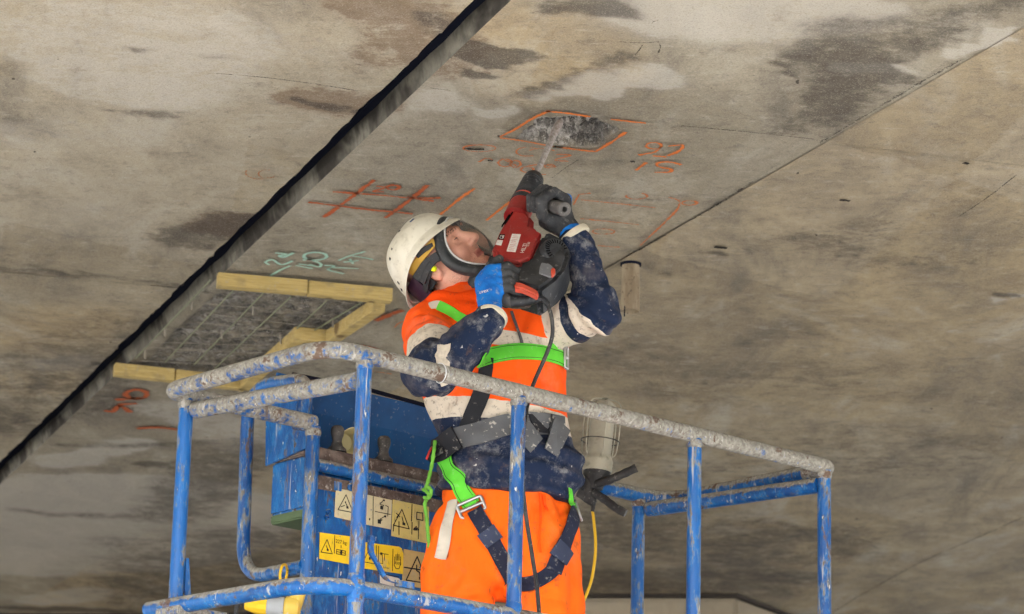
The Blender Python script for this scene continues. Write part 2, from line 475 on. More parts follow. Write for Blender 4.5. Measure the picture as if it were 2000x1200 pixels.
HOLE = xy([(1008,268),(1030,246),(1062,226),(1120,222),(1168,230),(1190,238),(1207,252),(1188,262),(1172,282),(1140,284),(1090,282),(1040,272)])
PATCH = xy([(430,562),(752,590),(650,655),(590,652),(500,735),(268,722),(330,650)])

def region(name, lines, x0, x1, y0, y1, step, joints, dz, warm, parent, refine=()):
    """a strip of the soffit, cut to `lines` [(p, q, keep side)] and split into panels at `joints`"""
    bm = bmesh.new()
    nx, ny = int((x1 - x0) / step), int((y1 - y0) / step)
    bmesh.ops.create_grid(bm, x_segments=nx, y_segments=ny, size=.5,
        matrix=Matrix.Translation(((x0 + x1) / 2, (y0 + y1) / 2, 0)) @ Matrix.Diagonal((x1 - x0, y1 - y0, 1, 1)))
    def cut(b, p, q, keep, off=0.0):
        d = nrm(np.append(q - p, 0)); nn = np.cross(d, V3(0, 0, 1)) * keep
        co = np.append(p, 0) + nn * off
        bmesh.ops.bisect_plane(b, geom=b.verts[:] + b.edges[:] + b.faces[:], plane_co=Vector(co), plane_no=Vector(nn), clear_inner=True)
    for p, q, keep in lines: cut(bm, p, q, keep)
    base = bpy.data.meshes.new('tmp'); bm.to_mesh(base); bm.free()
    for j in range(len(joints) + 1):
        b = bmesh.new(); b.from_mesh(base)
        if j > 0: cut(b, *joints[j - 1], -1, .0005)
        if j < len(joints): cut(b, *joints[j], 1, .0005)
        if not b.faces: b.free(); continue
        for poly, lev in refine:
            for _ in range(lev):
                C = np.array([f.calc_center_median()[:2] for f in b.faces])
                sel = poly_sd(C, poly) < .06
                if not sel.any(): break
                fl = [f for f, k in zip(b.faces, sel) if k]
                ed = list({e for f in fl for e in f.edges})
                bmesh.ops.subdivide_edges(b, edges=ed, cuts=1, use_grid_fill=True)
        P = np.array([v.co[:2] for v in b.verts])
        for lp_, lq_, keep in lines:                      # spalled, ragged arrises along the open joint
            dd = nrm(lq_ - lp_); nn2 = np.array([dd[1], -dd[0]]) * keep
            h_ = (P - lp_) @ nn2; on = np.abs(h_) < 1e-4
            if name != 'right' and abs(dd[0] + .34) < .06 and on.any() and lp_ is GL0:
                jag = .007 * noise_np(P[on], 7, 2.2) + .005 * noise_np(P[on], 23, 5.1) + .007
                for v, k in zip([v for v, o_ in zip(b.verts, on) if o_], jag): v.co.x += nn2[0] * k; v.co.y += nn2[1] * k
        P = np.array([v.co[:2] for v in b.verts])
        at_ = {k: np.zeros(len(P)) for k in ('dark', 'light', 'rust', 'rough')}; at_['warm'] = np.full(len(P), warm)
        P2 = P + np.stack([noise_np(P, 2.6, 3.3), noise_np(P, 2.6, 8.1)], 1) * .07 + np.stack([noise_np(P, 8, 1.3), noise_np(P, 8, 6.1)], 1) * .045 + np.stack([noise_np(P, 19, 2.3), noise_np(P, 19, 4.1)], 1) * .022
        for kind, pts, hw, so, am in STAINS_TONES:
            d = seg_dist(P2, xy(pts)); v = am * smooth(1 - (d - hw) / so)
            at_[kind] = np.maximum(at_[kind], v) if kind != 'warm' else at_[kind] + v * (1 - at_[kind])
        z = np.full(len(P), HS + dz)
        z += .004 * noise_np(P, .5, j * 3.7 + dz * 100) - .002
        tilt = (random.random() - .5) * .002
        z += tilt
        if refine:
            n1 = noise_np(P, 26, 1.0); n2 = noise_np(P, 60, 5.0); n3 = noise_np(P, 120, 2.0)
            sd = poly_sd(P, HOLE) + n1 * .012 + n2 * .006
            q = smooth(-sd / .016)
            z += q * (.080 + n1 * .034 + n2 * .020 + n3 * .008)
            sd2 = poly_sd(P, PATCH) + n1 * .01
            q2 = smooth(-sd2 / .03)
            z += q2 * (.022 + n1 * .010 + n2 * .008)
            at_['rough'] = np.maximum(smooth(-(sd - .004) / .010), q2 * np.clip(.62 + n1 * .9, 0, 1))
            at_['light'] = np.maximum(at_['light'], .55 * smooth(1 - (np.abs(sd) - .004) / .012) * (P[:, 1] < 8.02) * (P[:, 0] < .20))
            at_['dark'] = np.maximum(at_['dark'], q2 * .42)
        for v, zz in zip(b.verts, z): v.co.z = zz
        me = bpy.data.meshes.new('soffit_panel'); b.to_mesh(me); b.free()
        for k, a in at_.items():
            A = me.attributes.new(k, 'FLOAT', 'POINT'); A.data.foreach_set('value', a.astype(np.float32))
        if me.polygons[0].normal.z > 0: me.flip_normals()
        link('soffit_panel', me, M['concrete'], parent, True)

deck = MB()
deck.box((0, 10.5, HS + .55), (1,0,0), (0,1,0), (0,0,1), 11, 6.2, .43)          # slab body above the panels
deck.box((0, 4.15, HS + .35), (1,0,0), (0,1,0), (0,0,1), 11, .15, .65)         # edge beam towards the camera
soffit = deck.build('bridge_deck', M['concrete'], None, False)
tag(soffit, 'stained concrete underside of a bridge deck over the worker', None, None, 'structure')
GL0, GL1 = xy([(930, 0), (0, 905)])                       # edges of the open joint
GR0, GR1 = xy([(996, 0), (0, 944)])
A0, A1 = xy([(2000, 50), (1220, 500)])
region('left', [(GL0, GL1, -1)], -9, 4.0, 4.4, 16.6, .045,
       [xy([(0,529),(390,564)])], 0, .30, soffit)
region('middle', [(GR0, GR1, 1), (A0, A1, -1)], -6.5, 5, 4.4, 16.6, .04,
       [xy([(110,862),(480,880)])], -.003, .06, soffit, ((HOLE, 3), (PATCH, 2)))
region('right', [(A0, A1, 1)], -6, 9, 4.4, 18.5, .05,
       [xy([(1590,272),(2000,320)]), xy([(1370,1050),(1800,1095)])], -.004, .72, soffit)

# faces of the open joint between the decks, black filler above also stands for the deep shade
def joint_face(name, p, q, z0, z1, mat, rough, n=260, cham=0.0):
    p = p + (p - q) * .45; q = q + (q - p) * .12
    d = nrm(np.append(q - p, 0)); nn = np.cross(d, V3(0, 0, 1))
    vs, fs = [], []
    L = 10
    for i in range(n + 1):
        c = np.append(p + (q - p) * i / n, 0)
        for k in range(L + 1):
            w = c + V3(0, 0, z0 + (z1 - z0) * k / L)
            o = mnoise.noise((w[0] * 9, w[1] * 9, w[2] * 30)) * rough + mnoise.noise((w[0] * 30, w[1] * 30, w[2] * 60)) * rough * .5
            o -= cham * smooth(np.array((k / L) / .45)) ; o += .006 * mnoise.noise((w[0] * 4, w[1] * 4, 1.0)) * (k > 0) * (cham > 0)
            vs.append(w + nn * o)
    for i in range(n):
        for k in range(L):
            a = i * (L + 1) + k
            fs.append((a, a + 1, a + L + 2, a + L + 1))
    mb = MB(); mb.add(vs, fs)
    return mb.build(name, mat, soffit)
n_ = NT('joint_edge_concrete')
cc = n_.mix(n_.step(n_.noise(9, 5, .7), .30, .70), (.30, .288, .235), (.165, .155, .13))
cc = n_.mix(n_.step(n_.noise(2.6, 4, .65, .3), .44, .58), cc, (.060, .055, .048))
cc = n_.mix(n_.math('MULTIPLY', n_.step(n_.noise(30, 5, .7, stretch=(1, 1, .4)), .48, .7), .6), cc, (.10, .095, .08))
n_.bump(n_.noise(40, 5, .7), .6, .01)
M['jface'] = n_.done(cc, .95, 0, .1)
n_ = NT('joint_filler_and_shade'); M['filler'] = n_.done(n_.mix(n_.noise(20), (.006, .008, .018), (.013, .015, .026)), .95, 0, .05)  # filler black also carries the shade deep in the joint
joint_face('joint_face', GR0 + (GR0 - GL0) * .06, GR1 + (GR1 - GL1) * .06, HS - .0035, HS + .13, M['jface'], .003, cham=.012)
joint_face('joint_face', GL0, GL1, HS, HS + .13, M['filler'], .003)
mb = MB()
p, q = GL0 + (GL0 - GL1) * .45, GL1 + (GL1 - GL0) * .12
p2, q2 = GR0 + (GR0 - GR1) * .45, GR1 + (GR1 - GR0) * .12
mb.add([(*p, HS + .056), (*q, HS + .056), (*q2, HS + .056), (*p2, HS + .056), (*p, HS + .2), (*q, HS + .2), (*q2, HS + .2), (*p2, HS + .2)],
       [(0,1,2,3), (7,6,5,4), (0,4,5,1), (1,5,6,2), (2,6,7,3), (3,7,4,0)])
mb.build('joint_filler_shade', M['filler'], soffit, False)

# abutment at the far end and plain ground
n_ = NT('abutment_concrete')
cc = n_.mix(n_.step(n_.noise(1.5, 5, .6), .3, .7), (.37, .32, .235), (.25, .215, .155))
cc = n_.mix(n_.math('MULTIPLY', n_.step(n_.noise(2.5, 5, .7, stretch=(1, 1, .25)), .5, .7), .5), cc, (.16, .135, .10))
n_.bump(n_.noise(25, 5), .3, .01)
M['abut'] = n_.done(cc, .92, 0, .15)
mb = MB()
top = [(-9, 17.8), (-3.4, 16.45), (-1.6, 16.2), (.30, 15.32), (1.17, 15.20), (1.62, 15.95), (3.2, 18.6), (3.2, 21), (-9, 21)]
mb.prism([V3(x, y, 0) for x, y in top][::-1], V3(0, 0, 1), 0, HS - .028)
ab = mb.build('abutment_wall', M['abut'], None, False, .02)
tag(ab, 'pale concrete abutment wall closing the far end under the deck', 'wall')
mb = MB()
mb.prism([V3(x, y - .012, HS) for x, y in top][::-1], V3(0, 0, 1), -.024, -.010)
n_ = NT('dark_brown_gap_shade'); M['gap_shade'] = n_.done(n_.mix(n_.noise(5), (.035, .030, .027), (.07, .06, .05)), .95, 0, .05)
mb.build('gap_shade_strip', M['gap_shade'], ab, False)  # dark strip painted in for the shaded gap over the wall
n_ = NT('gravel_ground')
cc = n_.mix(n_.step(n_.noise(.4, 4), .3, .7), (.47, .46, .43), (.38, .37, .34))
cc = n_.mix(n_.math('MULTIPLY', n_.step(n_.voro(9), .1, .5), .4), cc, (.27, .26, .235))
n_.bump(n_.noise(14, 5), .6, .03)
mb = MB(); mb.add([(-400, -400, 0), (400, -400, 0), (400, 400, 0), (-400, 400, 0)], [(0, 1, 2, 3)])
tag(mb.build('ground', n_.done(cc, .95, 0, .1), None, False), None, None, None, 'structure')
n_ = NT('dark_bounce_soil')                                   # added unseen dark ground, weakens the bounce light under the deck
cc = n_.mix(n_.step(n_.noise(.7, 5), .3, .7), (.20, .19, .17), (.27, .255, .23)); n_.bump(n_.noise(14, 5), .6, .03)
mb = MB(); mb.add([(-11, 7.0, .004), (5, 7.0, .004), (5, 18, .004), (-11, 18, .004)], [(0, 1, 2, 3)])
tag(mb.build('dark_bounce_ground', n_.done(cc, .95, 0, .1), None, False), None, None, None, 'structure')

# ------------------------------------------------------------------ marks sprayed and chalked on the soffit
def mat_spray(name, col, cov):
    n = NT(name)
    tr = n.n.new('ShaderNodeBsdfTransparent'); mx = n.n.new('ShaderNodeMixShader')
    br = n.noise(30, 5, .75); fi = n.noise(170, 4, .75)
    edge = n.attr('edge')
    k = n.step(n.math('ADD', n.math('ADD', n.math('MULTIPLY', br, .8), n.math('MULTIPLY', fi, 1.0)), n.math('MULTIPLY', edge, .62)), 1.36 - cov, 1.52 - cov)
    n.done(n.mix(br, col, tuple(c * .72 for c in col)), .85, 0, .1)
    n.l.new(k, mx.inputs[0]); n.l.new(tr.outputs[0], mx.inputs[1]); n.l.new(n.bsdf.outputs[0], mx.inputs[2])
    n.l.new(mx.outputs[0], n.out.inputs[0])
    return n.mat
M['orange_spray'] = mat_spray('orange_marking_spray', (.70, .20, .05), .21)
M['orange_faint'] = mat_spray('faint_orange_marking', (.62, .20, .07), .10)
M['smudge'] = mat_spray('rubbed_orange_marking', (.48, .20, .09), .02)
M['red_spray'] = mat_spray('rust_red_marking', (.48, .12, .045), .20)
M['green_chalk'] = mat_spray('pale_green_chalk', (.44, .70, .57), .42)
def marks(strokes, mat, width, name='sprayed_mark', z=HS - .0125):
    for st in strokes:
        pts = catmull([on_z(*p, z) for p in st], 6) if len(st) > 2 else resample([on_z(*p, z) for p in st], .03)
        vs, fs, ed = [], [], []
        K = len(pts)
        for i, p in enumerate(pts):
            t = pts[min(i + 1, K - 1)] - pts[max(i - 1, 0)]; t[2] = 0; t = nrm(t)
            s = np.cross(t, V3(0, 0, 1)); w = width * (.8 + .5 * mnoise.noise((p[0] * 9, p[1] * 9, 3)))
            for k in (-1, 0, 1): vs.append((p[0] + s[0] * w * k, p[1] + s[1] * w * k, z)); ed.append(1.0 - abs(k))
        for i in range(K - 1):
            for k in range(2): fs.append((3 * i + k, 3 * i + k + 1, 3 * i + k + 4, 3 * i + k + 3))
        me = bpy.data.meshes.new(name); me.from_pydata(vs, [], fs)
        A = me.attributes.new('edge', 'FLOAT', 'POINT'); A.data.foreach_set('value', np.array(ed, np.float32))
        if len(me.polygons) and me.polygons[0].normal.z > 0: me.flip_normals()
        link(name, me, mat, soffit, False)
def ell(cx, cy, rx, ry, n=14, a0=0, a1=360):
    return [(cx + rx * math.cos(math.radians(a0 + (a1 - a0) * i / n)), cy + ry * math.sin(math.radians(a0 + (a1 - a0) * i / n))) for i in range(n + 1)]
def c6(*p): return [(800 + x / 3, 150 + y / 3) for x, y in p]
def c7(*p): return [(x / 2, y / 2) for x, y in p]
def c5(*p): return [(x / 2.4, 400 + y / 2.4) for x, y in p]
marks([c6((530,352),(620,308),(720,245),(822,200)), c6((795,203),(930,216),(1060,236)), c6((1180,250),(1280,262),(1385,272)),
       c6((1268,325),(1180,385),(1085,442)), c6((530,358),(680,380),(800,402)), c6((840,408),(960,425),(1090,440)),
       c6(*ell(1432,405,44,19,12)), c6((1474,410),(1440,440),(1395,450),(1340,460)), c6((1515,408),(1570,402),(1602,404),(1575,438),(1510,464)), c6((1425,464),(1505,471)),
       c6((1388,503),(1325,550)), c6((1594,516),(1520,500),(1460,504),(1450,522),(1490,535),(1535,543),(1520,560),(1435,560)),
       c6((380,655),(290,718),(172,816)), c6((622,708),(540,770),(450,842))], M['orange_spray'], .013)
marks([c6(*ell(410,420,95,20,14)), c6(*ell(690,440,66,26,12,60,330)), c6((700,432),(770,420),(850,434)), c6((860,455),(940,462),(850,488),(930,496)),
       c6((405,500),(450,478),(490,490)), c6(*ell(560,505,40,22,10)), c6(*ell(620,512,32,20,10)), c6((540,480),(640,530)), c6(*ell(690,545,38,16,10)), c6((660,530),(760,515),(860,530)), c6((700,568),(800,574)), c6(*ell(820,525,30,10,8)),
       c6((960,752),(985,705),(1000,690),(1062,684)), c6((1005,722),(1200,742),(1440,768)), c6((1000,832),(1180,850),(1345,868)),
       c6((1520,708),(1578,728),(1570,775),(1500,850)), c6((1500,850),(1430,915),(1350,990)), c6(*ell(1640,740,45,13,10)), c6(*ell(1330,700,62,18,12,-60,200)), c6(*ell(1136,908,66,15,12)), c6((1100,990),(1230,1000)),
       c7((1540,1280),(1560,1262),(1600,1250)), c7((1450,1450),(1530,1462))], M['orange_faint'], .012)
marks([c7((1300,750),(1500,764),(1695,786)), c7((1462,704),(1380,766),(1265,850)), c7((1672,724),(1590,790),(1505,852)), c7((1205,790),(1400,815),(1612,836)),
       c7((1470,728),(1505,733),(1460,748),(1500,750)), c7(*ell(1536,733,24,9,10)), c7((1590,770),(1640,775),(1720,774))], M['red_spray'], .019)
marks([c5(*ell(640,890,48,22,12)), c5((540,915),(690,905)), c5((490,965),(530,970),(560,940),(640,932)), c5((560,940),(600,965),(610,975)), c5((640,1050),(740,1045),(840,1056)), c5((1760,545),(1820,520),(1890,495)), c5((1690,660),(1770,680))], M['red_spray'], .034)
marks([c7(*ell(1020,675,60,26,14,20,200)), c7(*ell(1040,680,30,16,10,100,300)), c7((1000,700),(1090,690))], M['smudge'], .012, z=HS - .007)
marks([c5((1362,286),(1315,306),(1268,334)), c5((1262,282),(1245,270),(1275,258),(1300,272),(1325,282),(1372,264)), c5((1290,226),(1340,232),(1312,240),(1330,246),(1376,226)),
       c5((1385,285),(1465,300)), c5((1400,278),(1470,288)), c5((1425,262),(1440,255),(1500,275),(1495,292),(1450,280)), c5(*ell(1478,242,54,18,12)),
       c5((1520,285),(1565,288),(1540,306),(1612,324)), c5((1530,300),(1580,296),(1680,300)), c5((1585,262),(1640,240),(1712,220)), c5((1650,240),(1700,248),(1750,258)), c5((1610,270),(1680,262)), c5((1640,255),(1655,278))], M['green_chalk'], .0085, 'chalk_mark')

M['dark_soft'] = mat_spray('soft_dark_band', (.075, .065, .053), -.06)
M['dark_line'] = mat_spray('black_dirt_line', (.060, .052, .043), .02)
marks([[(1880,116),(1780,172),(1665,241),(1600,280)], [(1470,355),(1410,394),(1350,430)], [(1300,460),(1260,482),(1225,500)], [(2000,1010),(1900,1054),(1800,1098),(1700,1152),(1620,1200)]], M['dark_soft'], .030, 'dark_line')  # soft dark bands along the panel seams
marks([[(1210,82),(1250,84),(1285,82)], [(1285,80),(1290,92),(1285,104)], [(1240,108),(1250,96),(1255,88)], [(1272,46),(1278,42),(1286,40)], [(415,143),(520,152),(620,165),(700,178)], [(1130,312),(1105,328),(1078,348)], [(1985,342),(1930,385),(1870,425)], [(840,172),(880,177)], [(1330,246),(1460,258),(1590,272)], [(1640,830),(1700,835),(1800,848)]], M['dark_line'], .008, 'crack')
M['dirt_spot'] = mat_spray('black_dirt_spot', (.03, .026, .024), .32)
marks([[(906,290),(925,292),(946,292)], [(953,313),(963,314)], [(1080,287),(1100,288)], [(1231,316),(1240,316)], [(1882,318),(1892,321)], [(1640,391),(1660,393)], [(1395,483),(1420,485)]], M['dirt_spot'], .014, 'dirt_spot')

# ------------------------------------------------------------------ pale timber battens round the stripped repair patch, mesh wires across it
n_ = NT('pale_sawn_softwood')
g = n_.noise(6, 5, .6, 1.0, stretch=(1, 6, 30))
cc = n_.mix(n_.step(g, .3, .7), (.52, .40, .16), (.38, .28, .10))
cc = n_.mix(n_.math('MULTIPLY', n_.step(n_.noise(16, 4), .52, .72), .6), cc, (.22, .18, .10))
kn = n_.step(n_.noise(9, 1, .4, stretch=(1, 1, 1)), .70, .76)
cc = n_.mix(n_.math('MULTIPLY', kn, .8), cc, (.12, .07, .03))
cc = n_.mix(n_.math('MULTIPLY', n_.step(n_.noise(70, 3), .58, .70), .35), cc, (.33, .31, .26))
n_.bump(n_.noise(60, 4, .6), .2, .003)
M['timber'] = n_.done(cc, .8, 0, .2)
fr = empty('repair_formwork', sof(500, 640))
tag(fr, 'pale timber batten frame fixed round a stripped concrete patch overhead', 'timber frame')
for (x0, y0, x1, y1), dd in (((425,534,600,549), 0), ((602,549,765,564), .002), ((742,580,632,655), .003), ((637,646,573,640), 0), ((585,641,476,738), .002), ((224,710,340,722), 0), ((342,722,480,738), .002)):
    p, q = on_z(x0, y0, HS - .018), on_z(x1, y1, HS - .018)
    mb = MB(); off = V3(0, 0, -.024 - dd)
    mb.bar(p + off, q + off, (0, 0, 1), .042, .046)
    mb.build('timber_batten', M['timber'], fr, True, .002, 1)
n_ = NT('galvanised_mesh_wire'); M['wire'] = n_.done(n_.mix(n_.noise(40), (.24, .27, .15), (.14, .15, .10)), .6, .2, .4)
n_ = NT('thin_pale_wire'); M['wire2'] = n_.done((.30, .27, .22), .6, .2, .4)
wm = empty('reinforcing_mesh', sof(480, 640))
tag(wm, 'thin greenish wire mesh stretched over the stripped patch inside the battens', 'wire mesh')
for (x0, y0, x1, y1) in ((412,546,265,700), (458,565,322,708), (519,568,380,712), (568,580,420,720), (640,586,505,712), (708,590,598,655)):
    mb = MB(); mb.tube(resample([on_z(x0, y0, HS - .026), on_z(x1, y1, HS - .026)], .15), .0026, 6, jit=.3); mb.build('mesh_bar', M['wire'], wm)
for (x0, y0, x1, y1) in ((450,555,705,596), (372,590,500,602), (400,612,630,640), (545,600,626,618), (385,630,575,648), (360,646,548,657), (300,668,528,675), (285,678,512,690), (275,705,440,712)):
    mb = MB(); mb.tube([on_z(x0, y0, HS - .0215), on_z((x0 + x1) / 2, (y0 + y1) / 2 + 1, HS - .0215), on_z(x1, y1, HS - .0215)], .0011, 5); mb.build('mesh_wire', M['wire2'], wm)
for (x, y) in ((374,588), (433,645), (494,598), (283,684), (548,655), (617,650), (650,622), (322,640)):
    mb = MB(); c = on_z(x, y, HS - .01); mb.tube([c, c + V3(.002, 0, -.032)], .0035, 6); mb.build('fixing_pin', M['wire2'], wm)

# ------------------------------------------------------------------ drain pipe stub
pc = on_z(1232, 517, HS - .012)
dp = empty('drain_pipe', pc)
tag(dp, 'short pale drain pipe stub hanging from the soffit beside the raised elbow', 'pipe')
n_ = NT('stained_pipe')
cc = n_.mix(n_.step(n_.noise(30, 5, .6, stretch=(1, 1, .3)), .35, .65), (.32, .265, .18), (.20, .155, .10))
M['pipe'] = n_.done(n_.mix(n_.step(n_.noise(60, 3), .6, .7), cc, (.12, .09, .06)), .7, 0, .3)
mb = MB()
prof = [(.03, .0285), (.0, .0285), (-.08, .0300), (-.150, .0305), (-.156, .0310), (-.156, .0275), (-.14, .0270), (.0, .0250)]
mb.lathe(pc, V3(0, 0, 1), prof, 28, False); mb.build('pipe_wall', M['pipe'], dp)
mb = MB(); mb.lathe(pc, V3(0, 0, 1), [(.004, .0335), (-.004, .0335), (-.004, .0290), (.004, .0290)], 24, False); mb.build('collar', M['filler'], dp)
mb = MB(); mb.tube([pc + V3(-.018, -.0245, -.145), pc + V3(-.019, -.026, -.180)], .002, 6); mb.build('drip_wire', M['filler'], dp)
# ================================================================== the lift platform (basket)
BYAW = math.radians(41.449)
BA = V3(math.cos(BYAW), math.sin(BYAW), 0); BB = V3(-math.sin(BYAW), math.cos(BYAW), 0); BZ = V3(0, 0, 1)
BN = V3(-.425, 6.873, 3.417); BW, BS = 1.733, .635
def bk(t, s, h): return BN + BA * t + BB * s + BZ * h
def bk_s(x, y, s):            # point of the plane s = const seen at a pixel
    return on_plane(x, y, BN + BB * s, BB)
def bk_t(x, y, t):
    return on_plane(x, y, BN + BA * t, BA)

def text_geo(txt, size):
    cu = bpy.data.curves.new('t', 'FONT'); cu.body = txt; cu.size = size; cu.align_x = 'CENTER'; cu.align_y = 'CENTER'
    ob = bpy.data.objects.new('t', cu); COL.objects.link(ob)
    dg = bpy.context.evaluated_depsgraph_get(); dg.update()
    me = ob.evaluated_get(dg).to_mesh()
    vs = [tuple(v.co) for v in me.vertices]; fs = [tuple(p.vertices) for p in me.polygons]
    ob.evaluated_get(dg).to_mesh_clear()
    bpy.data.objects.remove(ob); bpy.data.curves.remove(cu)
    return vs, fs
def put_text(mb, txt, size, c, xd, yd, sx=1.0):
    vs, fs = text_geo(txt, size)
    mb.add([np.asarray(c) + np.asarray(xd) * v[0] * sx + np.asarray(yd) * v[1] for v in vs], fs)

plat = empty('lift_platform', bk(BW / 2, BS / 2, -1.1))
tag(plat, 'worn blue tubular work platform of a boom lift, rails caked with cement', 'work platform')
TR, PR_ = .0210, .0182
def rail(path, r, mat, name, jit=.03, step=.03):
    mb = MB(); mb.tube(resample(path, step), r, 16, jit=jit); return mb.build(name, mat, plat)
rail(arc_path([bk(.457, BS, 0), bk(0, BS, 0), bk(0, 0, 0), bk(.20, 0, 0)], [0, .045, .16, 0], 9), TR, M['rail'], 'top_rail')
rail(arc_path([bk(.20, 0, 0), bk(BW, 0, 0), bk(BW, .10, 0)], [0, .05, 0], 9), TR, M['rail_grey'], 'top_rail')
rail(arc_path([bk(BW, .10, 0), bk(BW, BS, 0), bk(1.0, BS, 0)], [0, .11, 0], 9), TR, M['dirtybar'], 'top_rail')
rail([bk(.068, .612, -.040), bk(.100, .012, -.062)], .0212, M['rail'], 'gate_bar')
rail([bk(1.640, .612, -.042), bk(1.690, .012, -.052)], .0212, M['dirtybar'], 'gate_bar')
rail(arc_path([bk(0, .665, -.545), bk(0, 0, -.556), bk(.8, 0, -.555), bk(BW, 0, -.555), bk(BW, BS, -.555)], [0, .15, .1, .06, 0], 9), .0205, M['lowrail'], 'mid_rail')
for t in (.110, .597, 1.207, 1.698):
    mb = MB(); mb.tube(resample([bk(t, 0, -.012), bk(t, 0, -1.08)], .04), PR_, 16, jit=.02); p = mb.build('post', M['post'], plat)
    mb = MB(); mb.lathe(bk(t, 0, 0), -BZ, [(.016, .0195), (.028, .0215), (.036, .0188)], 16, False); mb.build('weld', M['rail'], p)
    mb = MB(); mb.lathe(bk(t, 0, -.556), -BZ, [(-.034, .0188), (-.026, .0205), (.026, .0205), (.034, .0188)], 16, False); mb.build('weld', M['lowrail'], p)
for t in (.056, .457, 1.622):
    mb = MB(); mb.tube(resample([bk(t, BS, -.01), bk(t, BS, -1.08)], .04), PR_, 16, jit=.02); p = mb.build('post', M['post'], plat)
    mb = MB(); mb.lathe(bk(t, BS, 0), -BZ, [(.016, .0195), (.028, .0215), (.036, .0188)], 16, False); mb.build('weld', M['rail'], p)
rail(arc_path([bk(.42, BS + .015, -.02), bk(.44, .635, .115), bk(.44, .90, .14), bk(.45, .90, -.375), bk(.452, .66, -.375), bk(.452, .640, -.372)], [0, .10, .11, .10, 0, 0], 9), .0180, M['post'], 'guard_hoop')
# gusset strips at the foot of two posts
mb = MB(); mb.prism([bk(.072, BS - .01, -.41), bk(.080, BS - .01, -.41), bk(.092, BS - .01, -.50), bk(.118, BS - .01, -.555), bk(.095, BS - .01, -.555), bk(.073, BS - .01, -.49)], BB, -.004, .004)
mb.build('gusset', M['post'], plat, False, .001, 1)
pts = [bk_s(724, 1048, -.004), bk_s(722, 1078, -.004), bk_s(736, 1104, -.004), bk_s(752, 1132, -.004), bk_s(772, 1140, -.004)]
mb = MB(); mb.ribbon(catmull(pts, 5), [BA * .9 - BZ * .1] * 21, .016, [-BB] * 21, .008); mb.build('gusset', M['lowrail'], plat, True, .001, 1)
mb = MB(); mb.box(bk_s(790, 1142, -.004), BA, BB, BZ, .028, .004, .008); mb.build('gusset', M['post'], plat, False, .001, 1)
# deck, toe boards, support below the picture
n_ = NT('grey_deck_plate'); M['deckplate'] = n_.done(n_.mix(n_.noise(8), (.20, .20, .19), (.32, .31, .28)), .6, .6, .4)
mb = MB(); mb.box(bk(BW / 2, BS / 2, -1.115), BA, BB, BZ, BW / 2 + .02, BS / 2 + .02, .015); mb.build('deck_plate', M['deckplate'], plat, False, .004, 1)
for c, ax, hl in ((bk(BW / 2, -.014, -1.03), BA, BW / 2), (bk(BW / 2, BS + .014, -1.03), BA, BW / 2), (bk(-.014, BS / 2, -1.03), BB, BS / 2), (bk(BW + .014, BS / 2, -1.03), BB, BS / 2)):
    mb = MB(); mb.box(c, ax, np.cross(BZ, ax), BZ, hl, .004, .075); mb.build('toe_board', M['post'], plat, False, .002, 1)
mb = MB(); mb.bar(bk(.9, BS + .08, -1.1), bk(.9, BS + .3, -1.3), BZ, .2, .2); mb.bar(bk(.9, BS + .25, -1.25), V3(1.6, 12.2, .6), BZ, .16, .2); mb.build('jib_arm', M['post'], plat, False, .01, 2)
mb = MB(); mb.box(V3(1.7, 12.6, .45), V3(.8, .6, 0), V3(-.6, .8, 0), BZ, 1.1, .7, .25); mb.build('chassis', M['post'], plat, False, .05, 3)
for sx in (-1, 1):
    for sy in (-1, 1):
        c = V3(1.7, 12.6, .36) + V3(.8, .6, 0) * .75 * sx + V3(-.6, .8, 0) * .72 * sy
        mb = MB(); mb.lathe(c, V3(-.6, .8, 0) * sy, [(-.1, .30), (-.1, .36), (.1, .36), (.12, .30), (.12, .15), (.09, .12)], 24); mb.build('tyre', M['filler'], plat)
# small frost-white wire tied round the rail
mb = MB(); c = bk(.335, 0, 0)
mb.tube([c + BB * .024 * math.cos(a) + BZ * .024 * math.sin(a) + BA * .002 * a for a in np.linspace(0, 6.2, 16)], .0013, 5)
n_ = NT('pale_tie_wire'); M['tie'] = n_.done((.62, .64, .66), .5, .2, .4)
mb.build('tie_wire', M['tie'], plat)

# ---- control console hung on the far rail
con = MB()
t0, t1, s0, s1 = .478, 1.06, .650, .842
con.box(bk((t0 + t1) / 2, (s0 + s1) / 2 + .004, -.142), BA, BB, BZ, (t1 - t0) / 2 - .004, (s1 - s0) / 2 - .008, .070)
console = con.build('control_console', M['boxblue'], plat, False, .006, 2)
def cpart(mb, name, mat, bevel=.002, smooth=False): return mb.build(name, mat, console, smooth, bevel, 2)
n_ = NT('deep_blue_hood')
cc = n_.mix(n_.step(n_.noise(9, 4), .3, .7), (.003, .085, .27), (.002, .055, .19))
cc = n_.mix(n_.math('MULTIPLY', n_.step(n_.noise(80, 3), .63, .69), .5), cc, (.20, .24, .30)); n_.bump(n_.noise(40, 3), .1, .003)
M['hood'] = n_.done(cc, .55, 0, .3)
n_ = NT('brown_grey_caked_metal')
cc = n_.mix(n_.step(n_.noise(25, 5, .7), .35, .65), (.17, .135, .115), (.075, .055, .048)); cc = n_.mix(n_.step(n_.noise(60, 4, .7), .56, .68), cc, (.32, .29, .26))
n_.bump(n_.noise(60, 4, .7), .6, .006); M['caked'] = n_.done(cc, .9, 0, .2)
mb = MB()                                                     # hood: side cheek
mb.prism([bk(t0 - .004, .668, -.055), bk(t0 - .004, .852, -.078), bk(t0 - .004, .862, .085), bk(t0 - .004, .845, .108), bk(t0 - .004, .700, .128), bk(t0 - .004, .668, .10)], BA, -.003, .003)
cpart(mb, 'hood_side', M['boxblue'], .001)
mb = MB()                                                     # hood: raised back panel with a crease, dark rim on top
